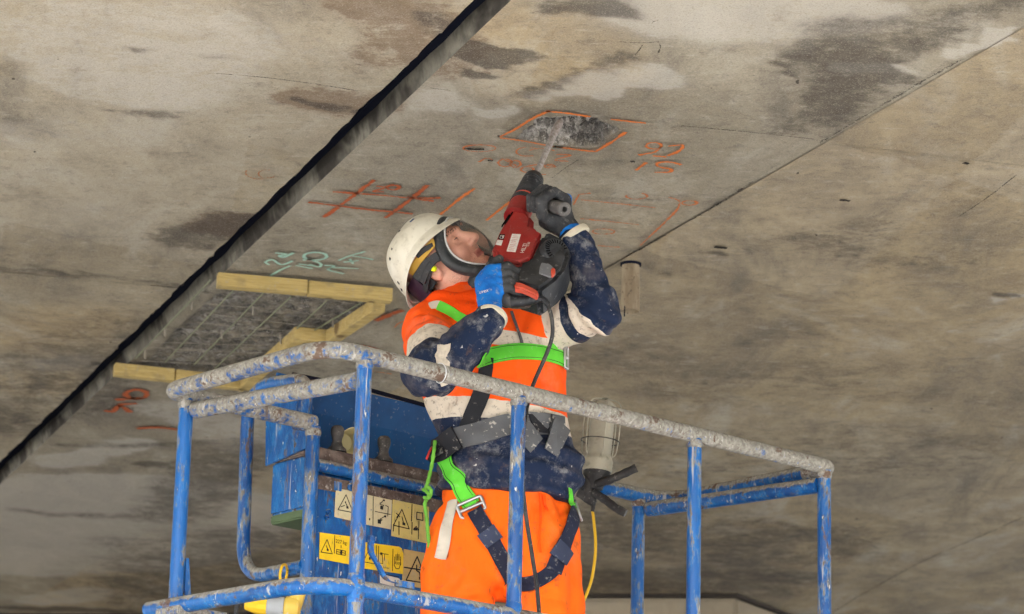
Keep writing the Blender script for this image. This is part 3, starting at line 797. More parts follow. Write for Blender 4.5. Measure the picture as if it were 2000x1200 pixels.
for (ha, sa, hb, sb) in ((-.06, .838, .092, .846), (.092, .846, .172, .826)):
    mb.add([bk(t0, sa, ha), bk(t1, sa, ha), bk(t1, sb, hb), bk(t0, sb, hb), bk(t0, sa + .006, ha), bk(t1, sa + .006, ha), bk(t1, sb + .006, hb), bk(t0, sb + .006, hb)],
           [(0,1,2,3), (7,6,5,4), (0,4,5,1), (1,5,6,2), (2,6,7,3), (3,7,4,0)])
cpart(mb, 'hood_panel', M['hood'], 0)
mb = MB(); mb.tube([bk(t0 + .05, .826, .176), bk(t0 + .3, .824, .182), bk(t1, .822, .172)], .006, 8); cpart(mb, 'hood_rim', M['filler'], 0, True)
mb = MB(); mb.box(bk((t0 + t1) / 2, .735, -.064), BA, BB, BZ, (t1 - t0) / 2, .095, .007); cpart(mb, 'control_shelf', M['caked'], .003)
mb = MB(); mb.box(bk((t0 + t1) / 2, .641, -.082), BA, BB, BZ, (t1 - t0) / 2, .003, .020); cpart(mb, 'shelf_edge', M['caked'], .001)
mb = MB(); mb.tube(resample([bk(t0 - .01, .632, -.108), bk(t1, .632, -.108)], .04), .0165, 14, jit=.03); cpart(mb, 'console_tube', M['lowrail'], 0, True)
mb = MB(); mb.box(bk((t0 + t1) / 2, .642, -.375), BA, BB, BZ, (t1 - t0) / 2 + .01, .003, .235)
panel = mb.build('sticker_panel', M['boxblue'], plat, False, .001, 1)
mb = MB(); mb.box(bk((t0 + t1) / 2, .6375, -.150), BA, BB, BZ, (t1 - t0) / 2, .0012, .018); mb.build('rust_strip', M['caked'], panel, False)
for x, y in ((660, 950), (690, 948)):
    c = bk_s(x, y, .636); mb = MB(); mb.box(c, BA, BB, BZ, .012, .002, .012); mb.build('label_plate', M['post'], panel, False, .001, 1)
for x, y, r in ((684, 952, .011), (640, 1000, .007), (637, 1012, .006)):
    mb = MB(); mb.lathe(bk_s(x, y, .638), -BB, [(0, r), (.006, r), (.008, r * .7), (.004, r * .55)], 14); mb.build('bolt', M['lowrail'], panel)
n_ = NT('olive_tray'); M['olive'] = n_.done(n_.mix(n_.noise(20), (.10, .15, .07), (.05, .08, .045)), .7, 0, .3)
mb = MB(); mb.box(bk((t0 + .62) / 2, .745, -.225), BA, BB, BZ, .07, .085, .012); cpart(mb, 'tray', M['olive'], .004)
M['knob'] = mat_worn('dusty_black_plastic', (.045, .042, .040), dust=(.26, .24, .22), dust_amt=.7, scale=60)
for x, y, s in ((658, 872, .668), (749, 892, .668)):
    c = bk_s(x, y, s); mb = MB()
    mb.lathe(c, BZ, [(-.015, .026), (-.008, .025), (.0, .016), (.012, .0125), (.020, .0135), (.030, .0165), (.040, .0180), (.048, .0165), (.054, .011), (.056, .003)], 18)
    cpart(mb, 'joystick', M['knob'], 0, True)

# ---- stickers
def mat_label(name, col, dirt):
    n = NT(name)
    c = n.mix(n.math('MULTIPLY', n.step(n.noise(28, 5, .7), .45, .75), dirt), col, tuple(k * .55 for k in col))
    c = n.mix(n.math('MULTIPLY', n.step(n.noise(40, 5, .7, stretch=(4, 4, .5)), .60, .70), .8), c, (.05, .05, .06))
    c = n.mix(n.step(n.noise(55, 5, .75), .655, .68), c, (.03, .09, .25))
    c = n.mix(n.math('MULTIPLY', n.step(n.noise(19, 5, .75), .55, .70), .55), c, (.36, .34, .29))
    return n.done(c, .5, 0, .4)
M['st_cream'] = mat_label('cream_label', (.58, .53, .33), .4); M['st_yell'] = mat_label('yellow_label', (.80, .55, .015), .3)
M['st_pale'] = mat_label('faded_yellow_label', (.60, .50, .16), .5); M['st_tan'] = mat_label('tan_label', (.52, .38, .14), .5); M['st_white'] = mat_label('white_label', (.60, .57, .50), .4)
n_ = NT('black_print'); M['ink'] = n_.done((.012, .012, .014), .6, 0, .3)
def cr4(x, y, s=.6368): return bk_s(560 + x / 4.287, 920 + y / 4.287, s)
XD, YD = BA, BZ
def sticker(name, quad, mat, strokes=(), texts=(), fills=(), w=.0022):
    mb = MB()
    P = [cr4(*q) for q in quad]
    mb.prism(P, BB, -.0006, .0006)
    mb.mat = 1
    for st in strokes:
        for a, b in zip(st[:-1], st[1:]):
            p, q = cr4(*a, .6355), cr4(*b, .6355)
            mb.bar(p - nrm(q - p) * w * .3, q + nrm(q - p) * w * .3, BB, .0006 if False else w, .0005)
    for fl in fills: mb.prism([cr4(*q, .6355) for q in fl], BB, -.0003, .0003)
    for txt, size, (x, y) in texts: put_text(mb, txt, size, cr4(x, y, .6350), XD, YD)
    return mb.build(name, [mat, M['ink']], panel, False)
def tri(a, b, c): return [a, b, c, a]
sticker('warning_sticker', [(412,145),(588,176),(582,428),(400,385)], M['st_cream'], [tri((497,200),(430,325),(556,350)), [(490,262),(510,302)], [(455,300),(485,290)]], (), [[(500,295),(515,298),(518,318),(500,314)], [(488,255),(498,258),(497,270),(487,267)]])
sticker('pictogram_sticker', [(662,198),(880,245),(870,490),(655,448)], M['st_cream'], [[(725,215),(722,455)], [(740,340),(868,365)], [(815,240),(780,280),(812,290),(790,320)], [(828,290),(850,300),(846,380)], [(830,375),(780,405),(800,410),(770,440)], [(780,270),(800,262)]], (), [[(785,290),(808,297),(806,325),(783,318)], [(812,240),(822,243),(820,256),(810,252)], [(763,405),(790,412),(788,445),(762,438)], [(818,372),(832,376),(830,392),(816,388)], [(690,395),(700,397),(698,415),(690,413)]], .0018)
sticker('crush_hazard_sticker', [(886,240),(1190,303),(1190,610),(875,545)], M['st_pale'], [tri((965,322),(893,455),(1026,486)), [(940,425),(940,535)], [(918,355),(948,385)], [(948,355),(920,390)], [(965,385),(980,440)], [(1050,430),(1048,530)], [(1108,420),(1102,570)], [(1050,280),(1045,420)], [(1090,345),(1115,352),(1138,352)], [(1090,345),(1088,405),(1140,415),(1138,352)], [(1060,490),(1085,465),(1105,500)], [(895,450),(892,505)]], (), [[(970,430),(992,436),(992,458),(970,452)], [(1065,480),(1092,476),(1095,500),(1066,500)]], .0024)
sticker('load_limit_sticker', [(276,515),(562,553),(556,790),(272,735)], M['st_yell'], [tri((338,575),(287,680),(382,695)), [(402,540),(398,690)], [(455,625),(455,645)], [(418,658),(492,672),(490,708),(416,694),(418,658)], [(418,676),(490,690)], [(330,625),(345,660)]], [('227 kg', .0135, (456, 597))], [[(450,660),(466,663),(463,706),(447,703)], [(336,652),(352,658),(350,672),(336,668)]], .0018)
sticker('wind_limit_sticker', [(600,590),(940,635),(962,650),(975,690),(975,865),(596,810)], M['st_yell'], [tri((690,660),(640,760),(735,780)), [(752,625),(748,765)], [(770,630),(768,860)], [(780,690),(850,700)], [(820,700),(818,750)], [(890,655),(885,840)], [(905,720),(905,760),(900,790),(915,818),(940,820),(950,790),(955,720)], [(915,700),(917,750)], [(928,695),(928,750)], [(940,700),(940,750)], [(800,700),(805,775),(740,770)]], [('0.3 m/min', .0085, (815, 808)), ('400N', .0105, (930, 775))], [[(785,682),(802,685),(800,706),(784,702)], [(690,720),(704,726),(700,748),(688,742)]], .0017)
sticker('tip_hazard_sticker', [(980,655),(1215,697),(1215,998),(965,955)], M['st_tan'], [tri((1093,718),(1000,915),(1180,942)), [(985,808),(1120,828)], [(1092,838),(1112,850),(1122,905)], [(1088,790),(1088,835)]], (), [[(1108,885),(1130,892),(1128,915),(1108,910)]], .0034)
sticker('white_sticker', [(780,862),(940,900),(958,930),(955,985),(782,940)], M['st_white'], [], (), [[(780,856),(940,886),(940,893),(780,863)]])

# ---- cream cup lying in the console
n_ = NT('cream_plastic'); M['cream'] = n_.done(n_.mix(n_.noise(15), (.64, .58, .33), (.54, .48, .26)), .5, 0, .4)
cp = bk_s(690, 862, .675); dcup = nrm(-BB * .90 - BA * .30 - BZ * .14)
mb = MB(); mb.lathe(cp, dcup, [(-.085, .0), (-.085, .026), (0, .0355), (.004, .0365), (.004, .0345), (0, .0335), (-.080, .0245), (-.081, .0)], 28, False)
tag(mb.build('plastic_cup', M['cream'], None), 'cream plastic cup lying in the open control console behind a joystick', 'cup')

# ---- clamp work lamp on the far rail
M['blackpl'] = mat_worn('dusty_dark_rubber', (.022, .022, .024), dust=(.24, .23, .21), dust_amt=.45, scale=50)
M['lampcream'] = mat_worn('dusty_cream_lamp', (.38, .365, .29), var=.15, dust=(.30, .28, .23), dust_amt=.5, scale=45, grime=.35)
n_ = NT('yellow_flex'); M['yflex'] = n_.done(n_.mix(n_.noise(30), (.75, .46, .01), (.62, .36, .01)), .5, 0, .4)
LY = 8.27
lamp = empty('work_lamp', at(1152, 955, LY))
tag(lamp, 'dusty caged work lamp with black clamp handles gripping the far rail', 'work lamp')
def lp(x, y, Y=LY): return at(x, y, Y)
c0, c1 = lp(1166, 925), lp(1177, 815)
ld = nrm(c1 - c0); LL = np.linalg.norm(c1 - c0)
mb = MB(); mb.lathe(c0, ld, [(-.006, .030), (.0, .037), (.004, .037)] + [(.006 + k * .0055, .040 + (.0018 if k % 2 else 0)) for k in range(7)] + [(.046, .037), (.05, .0345), (.06, .0335), (LL - .01, .0345), (LL + .03, .033), (LL + .045, .02)], 26)
mb.build('lamp_glass', M['lampcream'], lamp)
mb = MB(); mb.lathe(c0, -ld, [(-.012, .039), (.004, .038), (.012, .034), (.02, .031), (.03, .024), (.045, .020)], 22); mb.build('lamp_socket', M['blackpl'], lamp)
ls = nrm(np.cross(ld, FW)); lf = np.cross(ls, ld)
def cage(a, l, r): return c0 + ld * l + (ls * math.cos(a) + lf * math.sin(a)) * r
for k in range(6):
    a = k * math.pi / 3 + .35
    mb = MB(); mb.tube(catmull([cage(a, .045, .039), cage(a, .058, .049), cage(a, .10, .0525), cage(a, LL, .0525), cage(a, LL + .04, .045), cage(a, LL + .055, .0)], 5), .0018, 6); mb.build('cage_wire', M['lampcream'], lamp)
mb = MB(); mb.tube([cage(a, .092, .0535) for a in np.linspace(0, 2 * math.pi, 25)[:-1]], .0018, 6, closed=True); mb.build('cage_ring', M['knob'], lamp)
mb = MB(); mb.tube([lp(1150, 935), lp(1147, 955), lp(1152, 975), lp(1160, 985)], [.016, .020, .019, .010], 12); mb.tube([lp(1140, 955, LY - .01), lp(1136, 965, LY), lp(1148, 975, LY + .02)], [.012, .016, .012], 10); mb.build('clamp_body', M['blackpl'], lamp)
for pts, rs in (([lp(1164, 946, LY - .02), lp(1190, 938, LY - .035), lp(1222, 924, LY - .05), lp(1243, 914, LY - .055)], [.012, .0115, .011, .0115]), ([lp(1160, 962, LY - .02), lp(1180, 975, LY - .035), lp(1202, 992, LY - .045), lp(1222, 1003, LY - .05)], [.012, .011, .0105, .0115])):
    mb = MB(); pp = resample(pts, .012); mb.tube(pp, [.0112 + (.0012 if i % 2 else 0) for i in range(len(pp))], 10); mb.build('clamp_handle', M['blackpl'], lamp)
mb = MB(); mb.tube(catmull([lp(1160, 984), lp(1157, 995), lp(1159, 1012), lp(1163, 1055), lp(1162, 1090), lp(1156, 1130), lp(1146, 1160), lp(1136, 1185), lp(1120, 1240), lp(1115, 1330)], 6), .0042, 8); mb.build('lamp_flex', M['yflex'], lamp)
mb = MB(); mb.tube([lp(1160, 976), lp(1157, 1000)], [.007, .005], 8); mb.build('flex_sleeve', M['blackpl'], lamp)

# ---- yellow and grey power coupling under the near-left rail
plug = empty('power_coupling', bk(.36, BS - .1, -.60))
tag(plug, 'yellow and grey round power plug pushed into a socket below the rail', 'power plug')
PYV = 7.56
p0, p1 = at(478, 1181, PYV), at(585, 1190, PYV)
pd = nrm(p1 - p0)
M['yplug'] = mat_worn('yellow_plug_plastic', (.82, .52, .01), var=.12, dust_amt=.15, scale=30, grime=.1)
M['gplug'] = mat_worn('grey_plug_plastic', (.36, .38, .40), var=.1, dust_amt=.2, scale=30, grime=.1)
M['ysock'] = mat_worn('cement_splashed_yellow_socket', (.66, .46, .08), var=.25, dust=(.50, .48, .42), dust_amt=.8, scale=18, grime=.3)
mb = MB(); mb.lathe(p0, pd, [(0, .011), (.004, .014), (.03, .021), (.052, .0235), (.056, .0235)], 12); mb.build('plug_cap', M['yplug'], plug, False, .001, 1)
mb = MB(); mb.lathe(p0, pd, [(.054, .019), (.056, .0225), (.082, .0235), (.086, .0265), (.098, .0265), (.100, .021)], 20); mb.build('plug_ring', M['gplug'], plug)
mb = MB(); mb.lathe(p0, pd, [(.099, .024), (.104, .029), (.126, .030), (.135, .026), (.140, .015)], 20); mb.tube([p1 + pd * -.018, at(588, 1150, PYV)], [.022, .016], 14); mb.build('socket', M['ysock'], plug)
mb = MB(); mb.tube(catmull([p0 + pd * .004, at(470, 1178, PYV), at(463, 1184, PYV), at(461, 1200, PYV), at(463, 1260, PYV)], 6), .0055, 8); mb.build('plug_cable', M['blackpl'], plug)
mb = MB(); mb.tube(catmull([at(548, 1140, 7.55), at(547, 1122, 7.54), at(551, 1106, 7.55), at(558, 1104, 7.60), at(561, 1118, 7.68), at(556, 1140, 7.68)], 6), .0034, 8); mb.build('hanging_loop', M['yflex'], plug)
# splashed foot plate just inside the lower left corner
mb = MB(); mb.box(at(375, 1203, 7.32), BA, BB, BZ, .075, .05, .012); mb.build('corner_plate', M['rail'], plat, False, .004, 2)
# ================================================================== the worker: implicit surfaces turned into meshes
def sd_cone(P, a, b, ra, rb):
    ab = b - a; t = np.clip(((P - a) @ ab) / (ab @ ab), 0, 1)
    return np.linalg.norm(P - a - t[:, None] * ab, axis=1) - (ra + (rb - ra) * t)
def sd_econe(P, a, b, ra, rb, ax, flat):
    k = 1 / flat - 1
    Q = P + ((P - a) @ ax)[:, None] * ax * k
    b2 = b + ((b - a) @ ax) * ax * k
    return sd_cone(Q, a, b2, ra, rb) * (flat * .5 + .5)
def sd_ell(P, c, R, r):
    q = (P - c) @ R.T / r; k0 = np.linalg.norm(q, axis=1); k1 = np.linalg.norm(q / r, axis=1)
    return k0 * (k0 - 1) / (k1 + 1e-9)
def smin(a, b, k):
    h = np.clip(.5 + .5 * (b - a) / k, 0, 1)
    return b + (a - b) * h - k * h * (1 - h)
def smax(a, b, k): return -smin(-a, -b, k)
def wav(P, f, s):
    """cheap smooth pseudo-noise in -1..1"""
    x, y, z = P[:, 0] * f + s, P[:, 1] * f + 2.3 * s, P[:, 2] * f - 1.7 * s
    return (np.sin(x + 1.7 * np.sin(y * .9 + .6 * z)) + np.sin(1.3 * y + 1.4 * np.sin(z * 1.1 + x * .7)) + np.sin(1.1 * z + 1.5 * np.sin(x * 1.2 - y))) / 3
def ridge(P, f, s): return 1 - 2 * np.abs(wav(P, f, s))

def nets(fn, xs, ys, zs):
    """surface nets on a (possibly uneven) grid -> verts, quads"""
    nx, ny, nz = len(xs), len(ys), len(zs)
    G = np.stack(np.meshgrid(xs, ys, zs, indexing='ij'), -1).reshape(-1, 3)
    G = G.reshape(nx, ny, nz, 3)
    B = 6                                                 # far blocks keep one coarse value, only near ones are sampled
    Vv = np.empty((nx, ny, nz)); blocks = []
    for i in range(0, nx, B):
        for j in range(0, ny, B):
            for k in range(0, nz, B): blocks.append((i, min(i + B, nx), j, min(j + B, ny), k, min(k + B, nz)))
    bl = np.array(blocks)
    c0 = G[bl[:, 0], bl[:, 2], bl[:, 4]]; c1 = G[bl[:, 1] - 1, bl[:, 3] - 1, bl[:, 5] - 1]
    dv = fn((c0 + c1) / 2); rad = np.linalg.norm(c1 - c0, axis=1) / 2
    near = np.abs(dv) < rad * 1.9 + .02
    parts = []
    for q, nr, d in zip(blocks, near, dv):
        if nr: parts.append(q)
        else: Vv[q[0]:q[1], q[2]:q[3], q[4]:q[5]] = d
    if parts:
        for c in range(0, len(parts), 1500):
            pc = parts[c:c + 1500]
            pts = np.concatenate([G[q[0]:q[1], q[2]:q[3], q[4]:q[5]].reshape(-1, 3) for q in pc])
            val = fn(pts); o = 0
            for q in pc:
                sh = (q[1] - q[0], q[3] - q[2], q[5] - q[4]); n = sh[0] * sh[1] * sh[2]
                Vv[q[0]:q[1], q[2]:q[3], q[4]:q[5]] = val[o:o + n].reshape(sh); o += n
    sg = Vv < 0
    acc = np.zeros((nx - 1, ny - 1, nz - 1, 3)); cnt = np.zeros((nx - 1, ny - 1, nz - 1))
    for ax in range(3):
        s0 = [slice(None)] * 3; s1 = [slice(None)] * 3; s0[ax] = slice(0, -1); s1[ax] = slice(1, None)
        a, b = Vv[tuple(s0)], Vv[tuple(s1)]; cr = (a < 0) != (b < 0)
        t = np.where(cr, a / np.where(a - b == 0, 1, a - b), 0)
        Pt = G[tuple(s0)] + (G[tuple(s1)] - G[tuple(s0)]) * t[..., None]
        o1, o2 = [k for k in range(3) if k != ax]
        for d1 in (0, 1):
            for d2 in (0, 1):
                sl = [slice(None)] * 3
                sl[o1] = slice(d1, (nx, ny, nz)[o1] - 1 + d1); sl[o2] = slice(d2, (nx, ny, nz)[o2] - 1 + d2)
                c = cr[tuple(sl)]
                acc += Pt[tuple(sl)] * c[..., None]; cnt += c
    has = cnt > 0
    idx = -np.ones(has.shape, int); idx[has] = np.arange(has.sum())
    verts = acc[has] / cnt[has][:, None]
    quads = []
    for ax in range(3):
        s0 = [slice(1, -1)] * 3; s1 = [slice(1, -1)] * 3; s0[ax] = slice(0, -1); s1[ax] = slice(1, None)
        a, b = sg[tuple(s0)], sg[tuple(s1)]
        I = np.argwhere(a != b); flip = b[a != b]
        o1, o2 = [k for k in range(3) if k != ax]
        I[:, o1] += 1; I[:, o2] += 1
        def ci(d1, d2):
            J = I.copy(); J[:, o1] -= d1; J[:, o2] -= d2
            return idx[J[:, 0], J[:, 1], J[:, 2]]
        q = np.stack([ci(1, 1), ci(0, 1), ci(0, 0), ci(1, 0)], 1)
        if ax == 1: flip = ~flip
        q[flip] = q[flip][:, ::-1]
        quads.append(q)
    Q = np.concatenate(quads); Q = Q[(Q >= 0).all(1)]
    return verts, Q
def grid1(lo, hi, step, fine=None):
    if fine is None: return np.arange(lo, hi + step, step)
    a, b, fs = fine
    return np.concatenate([np.arange(lo, a, step), np.arange(a, b, fs), np.arange(b, hi + step, step)])
def grad(fn, P, e=.004):
    g = np.stack([fn(P + d) - fn(P - d) for d in np.eye(3) * e], 1)
    return g / (np.linalg.norm(g, axis=1)[:, None] + 1e-9)
def net_obj(name, fn, lo, hi, step, mats, parent, attrs=None, grids=None, smooth_it=0):
    if grids is None: grids = [grid1(lo[k], hi[k], step) for k in range(3)]
    v, q = nets(fn, *grids)
    me = bpy.data.meshes.new(name); me.from_pydata(v.tolist(), [], q.tolist())
    bm = bmesh.new(); bm.from_mesh(me); bmesh.ops.recalc_face_normals(bm, faces=bm.faces)
    for _ in range(smooth_it): bmesh.ops.smooth_vert(bm, verts=bm.verts, factor=.5, use_axis_x=True, use_axis_y=True, use_axis_z=True)
    bm.to_mesh(me); bm.free()
    P = np.array([x.co[:] for x in me.vertices])
    if attrs:
        for k, f in attrs.items():
            A = me.attributes.new(k, 'FLOAT', 'POINT'); A.data.foreach_set('value', np.asarray(f(P), np.float32))
    return link(name, me, mats, parent, True)
def march(fn, pts, y0=6.9, y1=8.4):
    """first hits of view rays on the surface"""
    D = np.array([ray(*p) for p in pts]); D /= D[:, 1:2]
    Y = np.full(len(D), y0)
    for _ in range(90):
        d = fn(EYE + D * Y[:, None]); Y = np.minimum(Y + np.clip(d, -.02, .2) * .8, y1)
    return EYE + D * Y[:, None], Y < y1 - .01

# ---- materials of clothing
def fabric(n, c, dirt=.3, dust=.35, sc=1.0):
    c = n.mix(n.math('MULTIPLY', n.step(n.noise(14 * sc, 5, .65), .52, .74), dirt), c, (.045, .035, .028))
    c = n.mix(n.math('MULTIPLY', n.step(n.noise(46 * sc, 4, .65), .585, .66), dust), c, (.42, .40, .36))
    return c
ORG, NAVY, SILV = (.95, .100, .006), (.009, .018, .048), (.62, .55, .46)
def weave(n, a=.25):
    n.bump(n.math('ADD', n.noise(260, 2), n.math('MULTIPLY', n.noise(38, 4), 1.2)), a, .004)

ORI = at(985, 1000, 7.68)
person = empty('person', V3(ORI[0], ORI[1], 2.317))
tag(person, 'worker in orange jacket, white helmet and face mask drilling overhead', 'person')

# ---- joints
SR, ER, WR = at(838, 645, 7.63), at(850, 728, 7.39), at(960, 622, 7.365)
SL, EL, WL = at(1056, 640, 7.68), at(1170, 606, 7.55), at(1122, 466, 7.575)
NB = at(905, 618, 7.67)                                   # neck base
T0, T1, T2, T3 = at(992, 935, 7.68), at(984, 858, 7.68), at(962, 730, 7.67), at(950, 655, 7.67)
SX = nrm(SL - SR); SX[2] = 0; SX = nrm(SX)
SY = nrm(np.cross(SX, BZ)); SY = SY if SY[1] < 0 else -SY   # chest direction, towards the camera
PEL = at(986, 1010, 7.68)
HR, HL = at(908, 1050, 7.67), at(1062, 1050, 7.69)
KR, KL = V3(HR[0] - .015, HR[1] - .05, 2.317 + .47), V3(HL[0] + .015, HL[1] - .05, 2.317 + .47)
AR, AL = V3(HR[0] - .02, HR[1] + .0, 2.317 + .10), V3(HL[0] + .02, HL[1] + .0, 2.317 + .10)

def arm_d(P, S, E, W, rs, re, rw):
    d = smin(sd_cone(P, S, E, rs, re), sd_cone(P, E, W, re, rw), .02)
    return d
def arm_t(P, S, E, W):
    def one(a, b):
        ab = b - a; t = ((P - a) @ ab) / (ab @ ab); tc = np.clip(t, 0, 1)
        return t, np.linalg.norm(P - a - tc[:, None] * ab, axis=1)
    t1, d1 = one(S, E); t2, d2 = one(E, W)
    w = smooth((d1 - d2) / .03 + .5)
    return np.clip(t1, 0, 1.15) * (1 - w) + (1 + np.clip(t2, -.15, 1)) * w
def torso_d(P):
    d = sd_econe(P, T0, T1, .186, .164, SY, .74)
    d = smin(d, sd_econe(P, T1, T2, .160, .188, SY, .70), .03)
    d = smin(d, sd_econe(P, T2, T3, .188, .160, SY, .68), .04)
    d = smin(d, sd_cone(P, SR + V3(0, .02, 0), NB + V3(0, .0, -.02), .072, .085), .04)
    d = smin(d, sd_cone(P, SL + V3(0, .0, 0), NB + V3(0, .0, -.02), .070, .085), .04)
    # rolled sweatshirt pouch at the hem
    d = smin(d, sd_econe(P, at(945, 905, 7.66), at(1085, 912, 7.66), .068, .072, BZ, .80), .04)
    # cut off under the hem
    hemn = nrm(BZ + RT * .05)
    d = smax(d, (at(990, 957, 7.6) - P) @ hemn, .018)
    return d
def jacket_arms(P):
    return np.minimum(arm_d(P, SR, ER, WR, .072, .068, .047), arm_d(P, SL, EL, WL, .072, .069, .049))
WLs, WRs = EL + (WL - EL) * .90, ER + (WR - ER) * .93      # sleeve ends
def trunk_d(P):
    d = torso_d(P)
    d = d + .0075 * ridge(P * np.array([1, 1, .6]), 17, .7) * .8 + .003 * wav(P, 45, 2.0)
    lowz = smooth((at(985, 830, 7.6)[2] - P[:, 2]) / .05)
    d = d + creases(P, JCR, .008, .010)
    return d + lowz * .006 * np.sin(P[:, 2] * 95 + 3 * wav(P, 9, 1.4))
def jacket_d(P):
    a1 = arm_d(P, SR, ER, WRs, .072, .068, .048); a2 = arm_d(P, SL, EL, WLs, .086, .055, .047)
    t1 = arm_t(P, SR, ER, WR); t2 = arm_t(P, SL, EL, WL)
    for a, t, sd in ((a1, t1, 0.0), (a2, t2, 4.0)):
        near = np.exp(-((t - 1.0) / .40) ** 2)
        a += (.0035 * near + .0012) * np.sin(t * 30 + 6.0 * wav(P, 14, sd)) + .0085 * ridge(P, 19, sd + 1) * (.5 + .5 * near) + .0042 * ridge(P, 41, sd + 2) + .0018 * wav(P, 90, sd)
    return smin(trunk_d(P), np.minimum(a1, a2), .022)
def creases(P, lines, depth, w):
    d = np.zeros(len(P)); Q = P[:, [0, 2]]
    for ln in lines:
        pts = [at(x, y, 7.56)[[0, 2]] for x, y in ln]
        d += depth * np.exp(-(seg_dist(Q, pts) / w) ** 2)
    return d
TCR = [[(1000,1128),(960,1150),(900,1165)], [(1005,1128),(1050,1160),(1100,1170)], [(1000,1120),(1000,1200),(1002,1400)], [(985,975),(978,1040),(992,1110)], [(1045,985),(1030,1050),(1010,1110)], [(860,1080),(850,1140),(858,1200)], [(1110,1090),(1120,1150),(1112,1220)], [(900,1120),(870,1170)], [(940,965),(930,1000)], [(1090,965),(1095,1010)], [(870,970),(862,1010)]]
JCR = [[(925,735),(960,742),(1000,735)], [(1040,730),(1080,742),(1100,765)], [(1030,600),(1020,640)], [(880,600),(860,640),(850,690)], [(1060,720),(1070,770)], [(940,880),(1000,895),(1060,890)], [(900,930),(960,905)], [(1110,880),(1080,930)], [(870,790),(900,770)], [(960,760),(950,790)]]
def trousers_d(P):
    d = sd_econe(P, at(986, 960, 7.69), at(985, 1040, 7.69), .170, .188, SY, .72)
    for H, K, A in ((HR, KR, AR), (HL, KL, AL)):
        d = smin(d, smin(sd_cone(P, H, K, .102, .088), sd_cone(P, K, A, .088, .075), .02), .025)
    f = wav(P * np.array([1.0, 1.0, .45]), 26, 5.0)
    d = d + .0105 * ridge(P * np.array([1.1, 1.0, .42]), 16, 3.3) + .005 * f + .0035 * ridge(P * np.array([1, 1, .8]), 38, 1.3)
    return d + creases(P, TCR, .010, .011)
def dressed_d(P): return np.minimum(jacket_d(P), trousers_d(P))
def Hn(P): return ((P - at(985, 960, 7.55)) @ nrm(BZ + RT * .07)) / .60
def Hy(y, x=985): return float(Hn(at(x, y, 7.53)[None])[0])

# jacket material: bands by height on the trunk and by length along the sleeves
n_ = NT('hi_vis_jacket_cloth')
wob = n_.math('MULTIPLY', n_.math('SUBTRACT', n_.noise(16, 3), .5), .022)
hh = n_.math('ADD', n_.attr('h'), wob); tt = n_.math('ADD', n_.attr('t'), wob)
trunk = n_.ramp(hh, [(0, NAVY), (Hy(817), SILV), (Hy(778), ORG), (Hy(673), SILV), (Hy(640), ORG)])
slR = n_.ramp(tt, [(0, ORG), (.225, SILV), (.365, NAVY), (.900, NAVY), (.950, NAVY)])
slL = n_.ramp(tt, [(0, ORG), (.16, SILV), (.29, NAVY), (.375, SILV), (.465, NAVY)])
col = n_.mix(n_.step(n_.attr('right_arm'), .49, .51), n_.mix(n_.step(n_.attr('left_arm'), .49, .51), trunk, slL), slR)
sepc = n_.n.new('ShaderNodeSeparateColor'); n_.l.new(col, sepc.inputs[0])
issil = n_.step(sepc.outputs[1], .3, .4); isnav = n_.step(sepc.outputs[0], .1, .05)
col = n_.mix(n_.math('MULTIPLY', issil, n_.math('MULTIPLY', n_.step(n_.noise(75, 5, .75), .52, .68), .75)), col, (.17, .15, .13))
col = n_.mix(n_.math('MULTIPLY', isnav, n_.math('MULTIPLY', n_.step(n_.noise(22, 5, .78), .50, .76), .62)), col, (.30, .30, .30))
col = n_.mix(n_.math('MULTIPLY', isnav, n_.step(n_.noise(52, 4, .6), .68, .72)), col, (.46, .45, .43))
col = n_.mix(n_.math('MULTIPLY', n_.step(n_.noise(30, 5, .7, stretch=(1, 1, .6)), .585, .68), .38), col, (.12, .07, .045))
col = n_.mix(n_.math('MULTIPLY', n_.step(n_.noise(9, 5, .7), .48, .75), .22), col, (.36, .30, .25))
weave(n_)
M['jacket'] = n_.done(col, .85, 0, .2)
lo, hi = np.min([SR, ER, WR, SL, EL, WL, T0, NB], 0) - .13, np.max([SR, ER, WR, SL, EL, WL, T0, NB], 0) + .13
lo[0] -= .06; lo[1] -= .05; hi[1] += .06
armsel = lambda S, E, W, o: (lambda P: smooth((torso_d(P) - arm_d(P, S, E, W, .072, .068, .047)) / .02 + .5) * (arm_d(P, S, E, W, .072, .068, .047) < arm_d(P, *o, .072, .068, .047)))
jack = net_obj('jacket', jacket_d, lo, hi, .0052, M['jacket'], person, {
    'h': Hn, 't': lambda P: np.where(arm_d(P, SR, ER, WR, .07, .07, .05) < arm_d(P, SL, EL, WL, .07, .07, .05), arm_t(P, SR, ER, WR), arm_t(P, SL, EL, WL)) / 2,
    'right_arm': armsel(SR, ER, WR, (SL, EL, WL)), 'left_arm': armsel(SL, EL, WL, (SR, ER, WR))}, smooth_it=1)
n_ = NT('hi_vis_trouser_cloth')
oc = n_.mix(n_.step(n_.noise(3.5, 3), .3, .7), (.98, .150, .006), (.90, .115, .006))
M['trousers'] = None
oc = n_.mix(n_.math('MULTIPLY', n_.step(n_.noise(22, 5, .7), .56, .70), .6), oc, (.22, .065, .025))
oc = n_.mix(n_.math('MULTIPLY', n_.step(n_.noise(60, 4, .7), .64, .70), .35), oc, (.10, .05, .03)); oc = n_.mix(n_.math('MULTIPLY', n_.step(n_.noise(8, 5, .7), .46, .72), .34), oc, (.48, .17, .07)); weave(n_)
M['trousers'] = n_.done(oc, .85, 0, .2)
net_obj('trousers', trousers_d, V3(min(HR[0], AR[0]) - .13, HR[1] - .25, 2.38), V3(HL[0] + .14, HL[1] + .18, at(985, 935, 7.7)[2]), .0075, M['trousers'], person, smooth_it=1)
